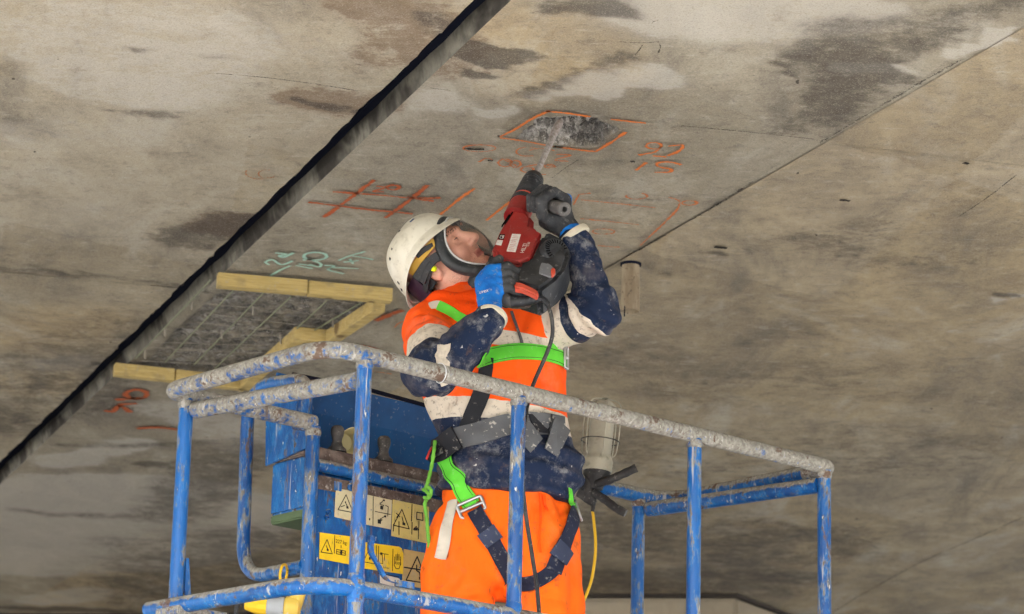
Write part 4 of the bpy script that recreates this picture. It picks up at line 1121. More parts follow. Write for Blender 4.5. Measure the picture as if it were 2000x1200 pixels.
n_ = NT('boot_leather'); M['boot'] = n_.done(n_.mix(n_.noise(20), (.05, .035, .025), (.09, .07, .05)), .6, 0, .3)
for A in (AR, AL):
    toe = A + V3(.03, -.20, -.055)
    bf = lambda P, A=A, toe=toe: smax(smin(sd_cone(P, A + V3(0, 0, .06), A + V3(0, .01, -.06), .062, .048), sd_cone(P, A + V3(0, 0, -.055), toe, .046, .048), .03), 2.318 - P[:, 2], .01)
    net_obj('boot', bf, np.minimum(A, toe) - .12, np.maximum(A, toe) + .13, .01, M['boot'], person, smooth_it=1)

# ---- head frame: right, forward, up (he looks up to the picture's right)
def cv(r, u, b): return RT * r + UP * u - FW * b
HF = nrm(cv(.575, .745, .34)); HU = cv(-.77, .61, -.15); HU = nrm(HU - HF * (HU @ HF)); HX = np.cross(HF, HU)
HO = at(863, 511, 7.665)
HM = np.stack([HX, HF, HU])                               # rows: local axes in world
def hl(x, y, z): return HO + HX * x + HF * y + HU * z
I3 = np.eye(3)
def head_local(P): return (P - HO) @ HM.T
def head_d(P):
    L = head_local(P)
    d = sd_ell(L, V3(0, -.008, .050), I3, V3(.075, .095, .085))
    d = smin(d, sd_ell(L, V3(0, .030, -.025), I3, V3(.062, .062, .082)), .03)
    X = np.abs(L[:, 0]); S = np.stack([X, L[:, 1], L[:, 2]], 1)
    d = smin(d, sd_cone(S, V3(.052, .0, -.058), V3(.020, .068, -.100), .020, .018), .03)      # jaw line
    d = smin(d, sd_ell(L, V3(0, .076, -.098), I3, V3(.022, .018, .018)), .018)               # chin
    d = smin(d, sd_ell(S, V3(.043, .062, -.030), I3, V3(.022, .022, .026)), .02)             # cheek
    d = smin(d, sd_cone(S, V3(.006, .091, .022), V3(.045, .072, .026), .010, .009), .012)    # brow
    d = smax(d, -sd_ell(S, V3(.032, .098, .004), I3, V3(.019, .016, .012)), .012)            # socket
    d = smin(d, sd_ell(S, V3(.031, .0735, .003), I3, V3(.0145, .0140, .0135)), .003)          # eyeball lids
    d = smax(d, -sd_cone(S, V3(.018, .0905, .0015), V3(.045, .0835, .0005), .0016, .0012), .0025)   # lid slit
    d = smax(d, -sd_cone(S, V3(.018, .090, -.014), V3(.046, .080, -.012), .0016, .001), .006)      # pouch under the eye
    d = smax(d, -sd_cone(S, V3(.018, .092, .012), V3(.046, .081, .011), .0014, .001), .004)        # upper lid fold
    d = smin(d, sd_cone(L, V3(0, .088, .012), V3(0, .110, -.030), .0085, .0125), .010)       # nose
    d = smin(d, sd_ell(S, V3(.0125, .099, -.034), I3, V3(.0080, .0100, .0075)), .005)        # wings
    d = smax(d, -sd_ell(S, V3(.0065, .106, -.0425), I3, V3(.0040, .0050, .0050)), .003)      # nostrils
    d = smin(d, sd_cone(S, V3(0, .0915, -.059), V3(.020, .079, -.064), .0058, .004), .005)   # lips
    d = smin(d, sd_cone(S, V3(0, .0895, -.071), V3(.017, .078, -.068), .0065, .004), .005)
    d = smax(d, -sd_cone(S, V3(0, .099, -.0655), V3(.022, .086, -.0665), .0016, .0012), .003)
    d = smax(d, -sd_cone(S, V3(.024, .100, -.030), V3(.034, .086, -.062), .004, .003), .010)   # fold beside the mouth
    # ear
    e = sd_ell(S, V3(.0765, -.008, -.008), I3, V3(.0085, .019, .032))
    e = smax(e, -sd_ell(S, V3(.085, -.006, -.006), I3, V3(.006, .011, .020)), .004)
    d = smin(d, e, .006)
    return d
def body_d(P):
    d = head_d(P)
    nt = hl(0, -.015, -.055)
    d = smin(d, sd_cone(P, nt, NB + V3(0, .01, 0), .055, .064), .035)
    d = smin(d, sd_econe(P, T1, T2, .135, .16, SY, .66), .03)
    d = smin(d, sd_econe(P, T2, T3, .16, .135, SY, .64), .03)
    for S, E, W in ((SR, ER, WR), (SL, EL, WL)):
        d = smin(d, sd_cone(P, S, NB, .05, .06), .03)
        d = smin(d, smin(sd_cone(P, S, E, .05, .042), sd_cone(P, E, W, .042, .029), .01), .02)
    d = smin(d, sd_econe(P, T1, PEL, .13, .15, SY, .66), .03)
    for H, K, A in ((HR, KR, AR), (HL, KL, AL)):
        d = smin(d, smin(sd_cone(P, H, K, .078, .055), sd_cone(P, K, A, .055, .04), .02), .02)
    return d
n_ = NT('weathered_skin')
sk = n_.mix(n_.step(n_.noise(18, 4), .35, .7), (.72, .39, .285), (.63, .30, .215))
sk = n_.mix(n_.math('MULTIPLY', n_.step(n_.noise(70, 4, .6), .52, .70), .30), sk, (.50, .22, .16))
sk = n_.mix(n_.attr('lip'), sk, (.36, .105, .085))
sk = n_.mix(n_.math('MULTIPLY', n_.attr('brow'), n_.step(n_.noise(200, 3), .40, .62)), sk, (.06, .035, .022))
sk = n_.mix(n_.math('MULTIPLY', n_.attr('stubble'), n_.step(n_.noise(420, 2), .45, .65)), sk, (.20, .12, .09))
n_.bsdf.inputs['Subsurface Weight'].default_value = .12; n_.bsdf.inputs['Subsurface Radius'].default_value = (.02, .008, .004); n_.bsdf.inputs['Subsurface Scale'].default_value = .3
n_.bump(n_.noise(180, 4), .18, .003)
M['skin'] = n_.done(sk, .5, 0, .4)
def a_lip(P):
    L = head_local(P); return smooth(1 - (np.abs(L[:, 2] + .065) - .006) / .005) * (np.abs(L[:, 0]) < .022) * (L[:, 1] > .076)
def a_brow(P):
    L = head_local(P); return smooth(1 - (np.abs(L[:, 2] - .0245) - .003) / .004) * (np.abs(L[:, 0]) > .010) * (np.abs(L[:, 0]) < .050) * (L[:, 1] > .06)
def a_stub(P):
    L = head_local(P); return smooth((-.045 - L[:, 2]) / .02) * (L[:, 1] > .0) * .4
blo, bhi = np.min([AR, AL, SR, ER, EL, HO], 0) - .12, np.max([AR, AL, SR, EL, SL, HO], 0) + .14
blo[0] = min(blo[0], SR[0] - .1)
gx = grid1(blo[0], bhi[0], .013, (HO[0] - .11, HO[0] + .17, .0026)); gy = grid1(blo[1], bhi[1], .013, (HO[1] - .14, HO[1] + .10, .0028)); gz = grid1(blo[2], bhi[2], .016, (HO[2] - .11, HO[2] + .135, .0026))
net_obj('body', body_d, None, None, 0, M['skin'], person, {'lip': a_lip, 'brow': a_brow, 'stubble': a_stub}, grids=[gx, gy, gz], smooth_it=1)
n_ = NT('eye'); M['eye'] = n_.done((.12, .07, .055), .3, 0, .5)
for s in (1, -1):
    mb = MB(); c = hl(.031 * s, .0775, .002)
    for k in range(1):
        mb.tube([hl((.031 - .010) * s, .0850, .0012), hl(.031 * s, .0880, .0010), hl((.031 + .011) * s, .0835, .0006)], [.0010, .0017, .0010], 8)
    mb.build('eye', M['eye'], person)
# ear plug
n_ = NT('fluorescent_foam'); M['plug'] = n_.done((.80, .95, .02), .7, 0, .2)
mb = MB(); mb.lathe(hl(.080, .002, -.010), nrm(HX + HF * .15 - HU * .1), [(0, .0060), (.008, .0078), (.015, .0076), (.019, .004)], 12); mb.build('ear_plug', M['plug'], person)

# ---- orange neck gaiter: soft folded rings
gc = []
def snood_d(P):
    d = np.full(len(P), 1.0)
    for k, (c, rx, tilt, th) in enumerate(((hl(0, -.026, -.104), .069, .50, .013), (hl(0, -.030, -.120), .074, .45, .015), (hl(.0, -.030, -.138), .082, .30, .019), (NB + V3(.0, .0, .022), .090, .15, .023), (NB + V3(0, 0, -.01), .098, .0, .026))):
        ax = nrm(nrm(hl(0, -.015, -.05) - NB) * tilt + BZ * (1 - tilt))
        q = P - c; h = q @ ax; rad = q - h[:, None] * ax; r = np.linalg.norm(rad, axis=1)
        ang = np.arctan2(rad @ RT, rad @ FW)
        w = .005 * np.sin(ang * 3 + k * 1.7) + .003 * np.sin(ang * 7 + k)
        d = smin(d, np.sqrt((r - rx) ** 2 + (h + w) ** 2) - th, .008)
    return d + .002 * wav(P, 60, 3.0)
n_ = NT('orange_fleece')
oc = n_.mix(n_.step(n_.noise(8, 3), .3, .7), (.95, .085, .006), (.85, .065, .006)); oc = n_.mix(n_.math('MULTIPLY', n_.step(n_.noise(45, 5, .7), .58, .70), .4), oc, (.12, .06, .04)); weave(n_, .35)
M['snood'] = n_.done(oc, .95, 0, .1)
net_obj('neck_gaiter', snood_d, np.minimum(HO, NB) - .19, np.maximum(NB, HO) + .17, .0045, M['snood'], person, smooth_it=1)

# ---- helmet: shell, brim, peak, headband
def mat_helmet():
    n = NT('scuffed_white_helmet')
    c = n.mix(n.step(n.noise(10, 4), .3, .7), (.68, .66, .555), (.58, .55, .45))
    c = n.mix(n.math('MULTIPLY', n.step(n.noise(15, 6, .75, .8), .50, .72), .65), c, (.40, .37, .29))
    c = n.mix(n.math('MULTIPLY', n.step(n.noise(60, 5, .7), .56, .68), .4), c, (.30, .27, .21))
    c = n.mix(n.step(n.noise(34, 5, .7, .5, stretch=(1, 1, .6)), .655, .675), c, (.06, .055, .05))
    n.bump(n.noise(90, 3), .08, .002)
    return n.done(c, .38, 0, .5)
M['helmet'] = mat_helmet()
def helm_pt(th, ph, off=0.0):
    """th round the head from the front, ph 0 at rim .. 1 at crown"""
    rx, ry, rz = .102 + off, .116 + off, .088 + off
    c = math.cos(ph * math.pi / 2) ** .72; s = math.sin(ph * math.pi / 2)
    low = .019 + .031 * math.cos(th) + .032 * math.sin(th) ** 2
    ridge_ = .004 * math.exp(-((math.sin(th)) / .25) ** 2) * s
    return hl(math.sin(th) * rx * c, -.020 + math.cos(th) * ry * c, low + (.048 + rz - low) * s * 1.0 + ridge_)
nt_, np_ = 64, 20
mb = MB(); vs, fs = [], []
for j in range(np_ + 1):
    for i in range(nt_): vs.append(helm_pt(2 * math.pi * i / nt_, min(.995, j / np_)))
for j in range(np_):
    for i in range(nt_): fs.append((j * nt_ + i, j * nt_ + (i + 1) % nt_, (j + 1) * nt_ + (i + 1) % nt_, (j + 1) * nt_ + i))
fs.append(tuple(np_ * nt_ + i for i in range(nt_)))
mb.add(vs, fs)
helmet = mb.build('helmet', M['helmet'], person)
sm = helmet.modifiers.new('thick', 'SOLIDIFY'); sm.thickness = .004; sm.offset = -1
mb = MB(); vs, fs = [], []                                 # flared brim with a peak in front
for i in range(nt_):
    th = 2 * math.pi * i / nt_; f = max(0, math.cos(th))
    out = .009 + .015 * f ** 1.6 + .006 * max(0, -math.cos(th)) ** 3
    p = helm_pt(th, 0); rad = nrm(HX * math.sin(th) * 1.1 + HF * math.cos(th))
    dn = HU * (-.006 - .010 * f ** 1.5)
    for q in (p + HU * .010 - rad * .0005, p + rad * out * .5 + dn * .2, p + rad * out + dn, p + rad * (out + .001) + dn - HU * .005, p + rad * out * .4 - HU * .008): vs.append(q)
for i in range(nt_):
    j = (i + 1) % nt_
    for k in range(4): fs.append((i * 5 + k, j * 5 + k, j * 5 + k + 1, i * 5 + k + 1))
    fs.append((i * 5 + 4, j * 5 + 4, j * 5, i * 5))
mb.add(vs, fs); mb.build('brim', M['helmet'], helmet)
n_ = NT('dark_vent_mark'); M['mark'] = n_.done((.03, .03, .035), .6, 0, .3)
n_ = NT('blue_mark'); M['bmark'] = n_.done((.01, .05, .18), .6, 0, .3)
def patch(name, mat, th, ph, a, b):
    P_ = [np.asarray(helm_pt(th + u, ph + v, .0016)) for u, v in ((-a, -b), (a, -b), (a, b), (-a, b))]
    Q_ = [np.asarray(helm_pt(th + u, ph + v, -.001)) for u, v in ((-a, -b), (a, -b), (a, b), (-a, b))]
    mb = MB(); mb.add(P_ + Q_, [(0, 1, 2, 3), (7, 6, 5, 4)] + [(i, (i + 1) % 4, 4 + (i + 1) % 4, 4 + i) for i in range(4)]); mb.build(name, mat, helmet, False)
for th, ph, a, b in ((2.45, .10, .035, .012), (2.30, .15, .02, .02), (1.15, .72, .05, .012), (2.0, .45, .03, .02), (1.75, .52, .025, .015), (2.75, .35, .03, .01)): patch('vent_slot', M['mark'], th, ph, a, b)
patch('blue_sticker', M['bmark'], .55, .62, .10, .02)
n_ = NT('yellow_headband'); M['hband'] = n_.done(n_.mix(n_.noise(30), (.62, .38, .06), (.45, .26, .04)), .6, 0, .3)
n_ = NT('purple_lining'); M['purple'] = n_.done(n_.mix(n_.noise(20), (.050, .022, .045), (.025, .012, .026)), .35, 0, .5)
M['strap'] = mat_worn('black_elastic', (.020, .022, .026), dust=(.12, .12, .12), dust_amt=.4, scale=60)
def ringpath(th0, th1, n, fx): return [fx(th0 + (th1 - th0) * i / n) for i in range(n + 1)]
def ring_ribbon(name, mat, th0, th1, z0, rx, ry, w, parent, thick=.003, dz=0.0, n=24):
    pts, wd, nn = [], [], []
    for i in range(n + 1):
        th = th0 + (th1 - th0) * i / n
        pts.append(hl(math.sin(th) * rx, -.006 + math.cos(th) * ry, z0 + dz * i / n)); wd.append(HU); nn.append(nrm(HX * math.sin(th) / rx + HF * math.cos(th) / ry))
    mb = MB(); mb.ribbon(pts, wd, w, nn, thick); return mb.build(name, mat, parent)
ring_ribbon('headband', M['hband'], .95, 2.0, .034, .088, .108, .020, helmet)
ring_ribbon('nape_lining', M['purple'], 2.0, 4.3, -.010, .088, .112, .062, helmet, .004)
ring_ribbon('nape_strap', M['strap'], 1.75, 4.5, -.022, .079, .100, .030, helmet, .006)
ring_ribbon('chin_strap', M['strap'], 1.35, 2.1, .004, .090, .108, .016, helmet, .006, -.03)

# ---- full face mask: rubber frame, white seal line, clear lens, chin filter, straps
n_ = NT('matt_black_rubber')
rc = n_.mix(n_.step(n_.noise(25, 4), .35, .7), (.030, .036, .040), (.014, .017, .020)); rc = n_.mix(n_.math('MULTIPLY', n_.step(n_.noise(50, 5, .7), .52, .7), .3), rc, (.20, .21, .21)); n_.bump(n_.noise(90, 3), .1, .002)
M['rubber'] = n_.done(rc, .5, 0, .5)
n_ = NT('grey_inner_seal'); M['seal'] = n_.done(n_.mix(n_.noise(30), (.075, .080, .085), (.04, .043, .047)), .55, 0, .4)
n_ = NT('white_seal_line'); M['wline'] = n_.done((.55, .56, .54), .4, 0, .4)
g_ = NT('clear_visor')
tr = g_.n.new('ShaderNodeBsdfTransparent'); tr.inputs[0].default_value = (.97, .98, .98, 1)
gl = g_.n.new('ShaderNodeBsdfGlossy'); gl.inputs[1].default_value = .08
fr_ = g_.n.new('ShaderNodeFresnel'); fr_.inputs[0].default_value = 1.35
mx = g_.n.new('ShaderNodeMixShader')
g_.l.new(g_.math('ADD', g_.math('MULTIPLY', fr_.outputs[0], .7), .015), mx.inputs[0]); g_.l.new(tr.outputs[0], mx.inputs[1]); g_.l.new(gl.outputs[0], mx.inputs[2]); g_.l.new(mx.outputs[0], g_.out.inputs[0])
M['visor'] = g_.mat
def mask_pt(a, k=1.0, fwd=0.0):
    """oval round the face, wrapping back at the temples"""
    x = math.cos(a) * .084 * k; z = -.032 + math.sin(a) * (.092 if math.sin(a) > 0 else .096) * k
    y = .094 - 7.2 * x * x - 1.6 * max(0, z - .02) ** 2 * 3 - 2.0 * max(0, -z - .07) ** 2 + fwd
    return hl(x, y, z)
AA = np.linspace(0, 2 * math.pi, 49)[:-1]
mb = MB(); mb.tube([mask_pt(a, 1.0) for a in AA], [.0145 + .004 * max(0, -math.sin(a)) for a in AA], 12, closed=True)
mask = mb.build('face_mask', M['rubber'], person)
mb = MB(); vs, fs = [], []                                 # soft cone from the frame down to the face
for k, fw in ((.985, .010), (.94, .013), (.86, .006), (.80, -.003), (.775, -.014)):
    vs += [mask_pt(a, k, fw) for a in AA]
for j in range(4):
    for i in range(48): fs.append((j * 48 + i, j * 48 + (i + 1) % 48, (j + 1) * 48 + (i + 1) % 48, (j + 1) * 48 + i))
mb.add(vs, fs); mb.build('inner_seal', M['seal'], mask)
mb = MB(); mb.tube([mask_pt(a, .955, .0165) for a in AA], .0026, 8, closed=True); mb.build('seal_line', M['wline'], mask)
vs, fs = [], []
for j in range(9):
    k = 1 - j / 8 * .999
    for a in AA:
        p0 = mask_pt(a, .96 * k, .008); bul = .030 * (1 - k * k)
        vs.append(p0 + HF * bul)
nA = len(AA)
for j in range(8):
    for i in range(nA): fs.append((j * nA + i, j * nA + (i + 1) % nA, (j + 1) * nA + (i + 1) % nA, (j + 1) * nA + i))
mb = MB(); mb.add(vs, fs); mb.build('clear_visor', M['visor'], mask)
# chin piece and filter
chin = lambda P: smin(sd_cone(head_local(P), V3(.045, .050, -.116), V3(-.045, .050, -.116), .025, .025), sd_cone(head_local(P), V3(.052, .030, -.120), V3(.044, .044, -.146), .023, .019), .02)
net_obj('chin_piece', chin, hl(0, .05, -.11) - .11, hl(0, .05, -.11) + .11, .004, M['rubber'], mask, smooth_it=1)
mb = MB(); mb.lathe(hl(.060, .034, -.130), nrm(HX * .8 - HU * .45 - HF * .2), [(-.01, .020), (.004, .0215), (.010, .0215), (.014, .017), (.011, .013)], 18); mb.build('filter_cap', M['rubber'], mask)
mb = MB(); mb.lathe(hl(.082, .050, -.048), nrm(HX + HF * .3), [(-.008, .010), (.004, .0095), (.008, .006)], 14); mb.build('strap_stud', M['strap'], mask)
def side_strap(name, a, b, c, w, th):
    pts = catmull([a, b, c], 6); K = len(pts); mb = MB()
    wd = []
    for i in range(K):
        t = nrm(pts[min(i + 1, K - 1)] - pts[max(i - 1, 0)]); wd.append(nrm(np.cross(HX, t)))
    mb.ribbon(pts, wd, w, [HX] * K, th); return mb.build(name, M['strap'], mask, True, .001, 1)
side_strap('side_strap', hl(.080, .040, -.005), hl(.088, .005, .012), hl(.086, -.05, .010), .022, .009)
side_strap('side_strap', hl(.080, .040, .000), hl(.090, .000, .000), hl(.090, -.045, -.010), .016, .010)
side_strap('buckle', hl(.084, .040, .000), hl(.088, .028, .004), hl(.091, .016, .006), .024, .010)
side_strap('temple_strap', hl(.074, .048, .030), hl(.084, .025, .040), hl(.090, .0, .045), .014, .006)
# ================================================================== harness and belt, draped on the clothing
HAR = empty('tmp_h'); bpy.data.objects.remove(HAR)
def mat_web(name, c, dirt=.3, dust=.3):
    n = NT(name); col = fabric(n, n.mix(n.step(n.noise(12, 3), .3, .7), c, tuple(k * .75 for k in c)), dirt, dust, 1.3)
    n.bump(n.noise(300, 2), .25, .002); return n.done(col, .75, 0, .25)
M['wgreen'] = mat_web('green_webbing', (.12, .62, .045), .12, .15)
M['wnavy'] = mat_web('navy_webbing', (.013, .017, .040), .1, .25)
M['wblack'] = mat_web('black_webbing', (.016, .017, .022), .1, .35)
M['wgrey'] = mat_web('dusty_grey_belt', (.115, .120, .130), .15, .9)
M['reflect'] = mat_web('dirty_reflective_tape', (.62, .56, .47), .5, .1)
n_ = NT('bare_steel'); M['steel'] = n_.done(n_.mix(n_.noise(40, 4), (.55, .55, .56), (.35, .35, .36)), .35, .9, .5)
n_ = NT('dark_stitching'); M['stitch'] = n_.done((.02, .05, .02), .8, 0, .2)
def collar_d(P): return np.minimum(trunk_d(P), snood_d(P))
def drape_pts(px, fn, lift, step=7.0):
    c = catmull([V3(*p, 0) for p in px], 10) if len(px) > 2 else [V3(*px[0], 0), V3(*px[1], 0)]
    c = resample(c, step)
    P, ok = march(fn, [(q[0], q[1]) for q in c])
    P = P[ok]
    Nn = grad(fn, P, .012)
    for _ in range(3):
        P[1:-1] = (P[:-2] + 2 * P[1:-1] + P[2:]) / 4; Nn[1:-1] = (Nn[:-2] + 2 * Nn[1:-1] + Nn[2:]) / 4
    Nn /= np.linalg.norm(Nn, axis=1)[:, None]
    return P + Nn * lift, Nn
def drape(name, px, w, mat, fn=dressed_d, lift=.002, thick=.003, parent=None, stitch=None, lock=None):
    P, Nn = drape_pts(px, fn, lift)
    K = len(P); wd = []
    for i in range(K):
        t = nrm(P[min(i + 1, K - 1)] - P[max(i - 1, 0)]); wd.append(nrm(np.cross(t, Nn[i])))
    # keep the strip hugging the surface across its width
    mb = MB(); cols = 5
    vs, fs = [], []
    rows = []
    for i in range(K):
        offs = []
        for k in range(cols):
            q = P[i] + wd[i] * w * (k / (cols - 1) - .5)
            offs.append(q)
        offs = np.array(offs)
        d = fn(offs); offs = offs + Nn[i] * (lift + .0015 - np.clip(d, -.02, .012))[:, None] * .85
        rows.append(offs)
    R_ = np.array(rows)
    for _ in range(2): R_[1:-1] = (R_[:-2] + 2 * R_[1:-1] + R_[2:]) / 4
    n0 = K * cols
    vs = [p for r in R_ for p in r] + [p + Nn[i] * thick for i, r in enumerate(R_) for p in r]
    for i in range(K - 1):
        for k in range(cols - 1):
            a = i * cols + k; fs.append((a, a + 1, a + cols + 1, a + cols)); fs.append((n0 + a, n0 + a + cols, n0 + a + cols + 1, n0 + a + 1))
        for k in (0, cols - 1):
            a = i * cols + k; fs.append((a, a + cols, n0 + a + cols, n0 + a))
    for i in (0, K - 1):
        for k in range(cols - 1):
            a = i * cols + k; fs.append((a, a + 1, n0 + a + 1, n0 + a))
    mb.add(vs, fs)
    o = mb.build(name, mat, parent)
    if stitch:
        for k in (.12, .88):
            sp = [R_[i][0] * (1 - k) + R_[i][-1] * k + Nn[i] * (thick + .0004) for i in range(K)]
            s = MB(); s.tube(sp, .0009, 5); s.build('stitching', M['stitch'], o)
    return o
def quad_plate(name, px, mat, parent, lift=.006, thick=.004, fn=dressed_d, bevel=.001):
    P, ok = march(fn, px); Nn = nrm(grad(fn, P, .02).mean(0)); c = P.mean(0)
    P = np.array([p - Nn * ((p - c) @ Nn) * .6 for p in P])
    mb = MB(); mb.prism(list(P), Nn, lift, lift + thick); return mb.build(name, mat, parent, False, bevel, 1)
def buckle(name, c, u, w, hx, hy, r, parent, bar=True):
    mb = MB(); P = [c + u * a + w * b for a, b in ((-hx, -hy), (hx, -hy), (hx, hy), (-hx, hy))]
    mb.tube(arc_path([P[0], P[1], P[2], P[3], P[0], P[1]], .006, 4)[1:-1], r, 8)
    if bar: mb.tube([c - u * hx, c + u * hx], r, 8)
    return mb.build(name, M['steel'], parent)

chest_px = [(938,703),(965,694),(1000,688),(1040,688),(1075,694),(1104,706)]
harness = drape('harness', chest_px, .043, M['wgreen'], parent=person, stitch=True, lift=.003)
harness['label'] = 'green and navy safety harness'
drape('shoulder_strap', [(858,597),(880,607),(905,624),(925,650),(940,690)], .026, M['wgreen'], fn=collar_d, parent=harness, lift=.004)
drape('shoulder_strap', [(1032,590),(1050,612),(1068,645),(1082,690)], .024, M['wgreen'], fn=collar_d, parent=harness, lift=.004)
drape('side_strap', [(946,752),(934,785),(922,815),(912,842)], .044, M['wblack'], parent=harness, lift=.003)
drape('side_strap', [(950,700),(948,725),(944,755)], .036, M['wblack'], parent=harness, lift=.003)
drape('hip_strap', [(832,812),(838,838),(852,862)], .026, M['wgreen'], parent=harness, lift=.003)
drape('thigh_strap', [(866,890),(878,912),(898,948),(922,988)], .045, M['wgreen'], parent=harness, stitch=True, lift=.004)
drape('leg_strap', [(928,996),(948,1030),(972,1078),(992,1116),(1004,1132)], .040, M['wnavy'], fn=trousers_d, parent=harness, lift=.004)
drape('leg_strap', [(996,1134),(1020,1141),(1048,1137),(1072,1122),(1086,1106)], .036, M['wnavy'], fn=trousers_d, parent=harness, lift=.003)
drape('leg_strap', [(1122,992),(1112,1030),(1098,1066),(1080,1118)], .044, M['wnavy'], fn=trousers_d, parent=harness, lift=.006)
M['wkeep'] = mat_web('blue_grey_keeper', (.035, .045, .085), .1, .3)
drape('keeper_loop', [(951,1036),(966,1060)], .050, M['wkeep'], fn=trousers_d, parent=harness, lift=.009, thick=.004)
drape('keeper_loop', [(1099,1070),(1086,1096)], .054, M['wkeep'], fn=trousers_d, parent=harness, lift=.011, thick=.004)
P, ok = march(dressed_d, [(922,993), (941,984)]); Nn = nrm(grad(dressed_d, P[:1], .02)[0]); u = nrm(P[1] - P[0]); u = nrm(u - Nn * (u @ Nn))
buckle('buckle', P[0] + Nn * .012, u, np.cross(Nn, u), .033, .018, .0045, harness)
P, ok = march(dressed_d, [(1099,700)]); Nn = nrm(grad(dressed_d, P, .02)[0]); u = nrm(np.cross(Nn, BZ))
buckle('buckle', P[0] + Nn * .010, u, np.cross(Nn, u), .010, .028, .0040, harness)
P, ok = march(trousers_d, [(1121,1000)]); Nn = nrm(grad(trousers_d, P, .02)[0]); u = nrm(np.cross(Nn, BZ))
buckle('buckle', P[0] + Nn * .012, u, np.cross(Nn, u), .012, .026, .0035, harness)
drape('hip_strap', [(1109,955),(1112,970),(1118,990)], .012, M['wgreen'], parent=harness, lift=.004)
M['rope'] = mat_web('neon_green_rope', (.15, .42, .05), .35, .15)
def rope(name, px, Y, r, parent, mat):
    c = catmull([at(x, y, Y + dy) for x, y, dy in px], 10); c = resample(c, .004)
    mb = MB(); mb.tube(c, [r * (1 + .12 * math.sin(i * 1.1)) for i in range(len(c))], 8); return mb.build(name, mat, parent)
rope('lanyard', [(850,862,0), (847,885,-.01), (842,915,0), (836,940,-.01), (832,958,-.02), (838,966,-.03), (834,975,0), (830,985,0), (833,1010,0), (836,1040,.01), (839,1075,.02)], 7.60, .0048, harness, M['rope'])
rope('lanyard', [(826,958,0), (836,952,-.01), (842,960,-.02), (838,972,-.01), (828,972,0)], 7.59, .0048, harness, M['rope'])
# tool belt with hip pad and hanging tabs
belt = drape('belt', [(858,895),(868,872),(890,858),(930,848),(970,838),(1010,829),(1050,828),(1098,836)], .056, M['wgrey'], parent=person, lift=.004, thick=.006)
drape('hip_pad', [(862,898),(872,878),(886,862),(900,854)], .062, M['wblack'], parent=belt, lift=.014, thick=.008)
n_ = NT('red_trim'); M['redtrim'] = n_.done((.45, .03, .03), .6, 0, .3)
drape('hip_trim', [(858,902),(863,893),(868,886)], .008, M['redtrim'], parent=belt, lift=.024, thick=.003)
quad_plate('belt_tab', [(1024,818),(1056,862),(1032,890),(1000,850)], M['wgrey'], belt, .012, .005)
quad_plate('belt_tab', [(1074,818),(1101,846),(1086,894),(1058,878)], M['wgrey'], belt, .016, .005)
quad_plate('belt_tab', [(1026,812),(1074,812),(1068,850),(1040,846)], M['wblack'], belt, .010, .004)
# reflective patch on the thigh with zip, drawstring, jacket zip
drape('thigh_reflector', [(884,978),(876,1020),(863,1094)], .033, M['reflect'], fn=trousers_d, parent=person, lift=.003, thick=.0015)
drape('drawstring', [(1060,968),(1062,985),(1066,1000)], .007, M['snood'], fn=trousers_d, parent=person, lift=.004, thick=.004)
drape('drawstring', [(1054,966),(1056,1010),(1053,1050),(1056,1080)], .006, M['snood'], fn=trousers_d, parent=person, lift=.004, thick=.004)
drape('sleeve_band', [(868,676),(864,700),(867,730),(874,750)], .034, M['reflect'], fn=jacket_d, parent=person, lift=.0015, thick=.0015)
M['zip'] = mat_web('grey_zip', (.10, .10, .11), .2, .3)
drape('zip', [(998,610),(1006,635),(1016,662),(1022,685)], .007, M['zip'], fn=collar_d, parent=person, lift=.002, thick=.003)
drape('brace_tape', [(836,600),(858,596),(884,612)], .022, M['reflect'], fn=collar_d, parent=person, lift=.003, thick=.0015)
drape('brace_tape', [(1052,594),(1066,612),(1086,648)], .020, M['reflect'], fn=collar_d, parent=person, lift=.003, thick=.0015)

# ================================================================== rotary hammer drill
TIP = at(1096, 232, 7.985)
REAR = at(962, 528, 7.52)
D1 = nrm(TIP - REAR)                                      # axis, towards the bit
D2 = nrm(RT * 1.0 - FW * .10); D2 = nrm(D2 - D1 * (D2 @ D1))
D3 = np.cross(D1, D2); D3 = D3 if D3 @ FW < 0 else -D3     # side facing the camera
drill = empty('hammer_drill', REAR)
tag(drill, 'red and black rotary hammer drill pressed up into the broken concrete', 'drill')
DP = REAR + D3 * .045                                     # plane of the visible flank
def dpx(x, y): return on_plane(900 + x / 4, 320 + y / 4, DP, D3)
def flank(name, poly, mat, d0, d1, bevel=.006, parent=None, segs=3):
    mb = MB(); mb.prism([dpx(*q) for q in poly], D3, d0, d1)
    return mb.build(name, mat, parent or drill, True, bevel, segs, 30)
M['dred'] = mat_worn('dusty_red_tool_plastic', (.36, .018, .016), var=.2, rough=.45, dust=(.30, .20, .17), dust_amt=.28, scale=35, grime=.2)
M['dblack'] = mat_worn('dusty_black_tool_plastic', (.016, .019, .024), var=.2, rough=.42, dust=(.22, .23, .24), dust_amt=.42, scale=35, grime=.1)
M['dgrey'] = mat_worn('dusty_grey_grip', (.085, .082, .080), var=.2, rough=.6, dust=(.28, .26, .24), dust_amt=.5, scale=35)
M['dor'] = mat_worn('orange_red_ring', (.62, .085, .045), var=.15, rough=.5, dust=(.4, .3, .25), dust_amt=.25, scale=35, grime=.1)
red = flank('red_housing', [(395,352),(525,372),(568,425),(560,492),(600,520),(642,548),(625,600),(590,650),(552,745),(460,775),(300,755),(236,670),(268,590),(300,515),(345,430)], M['dred'], -.088, 0, .013, segs=4)
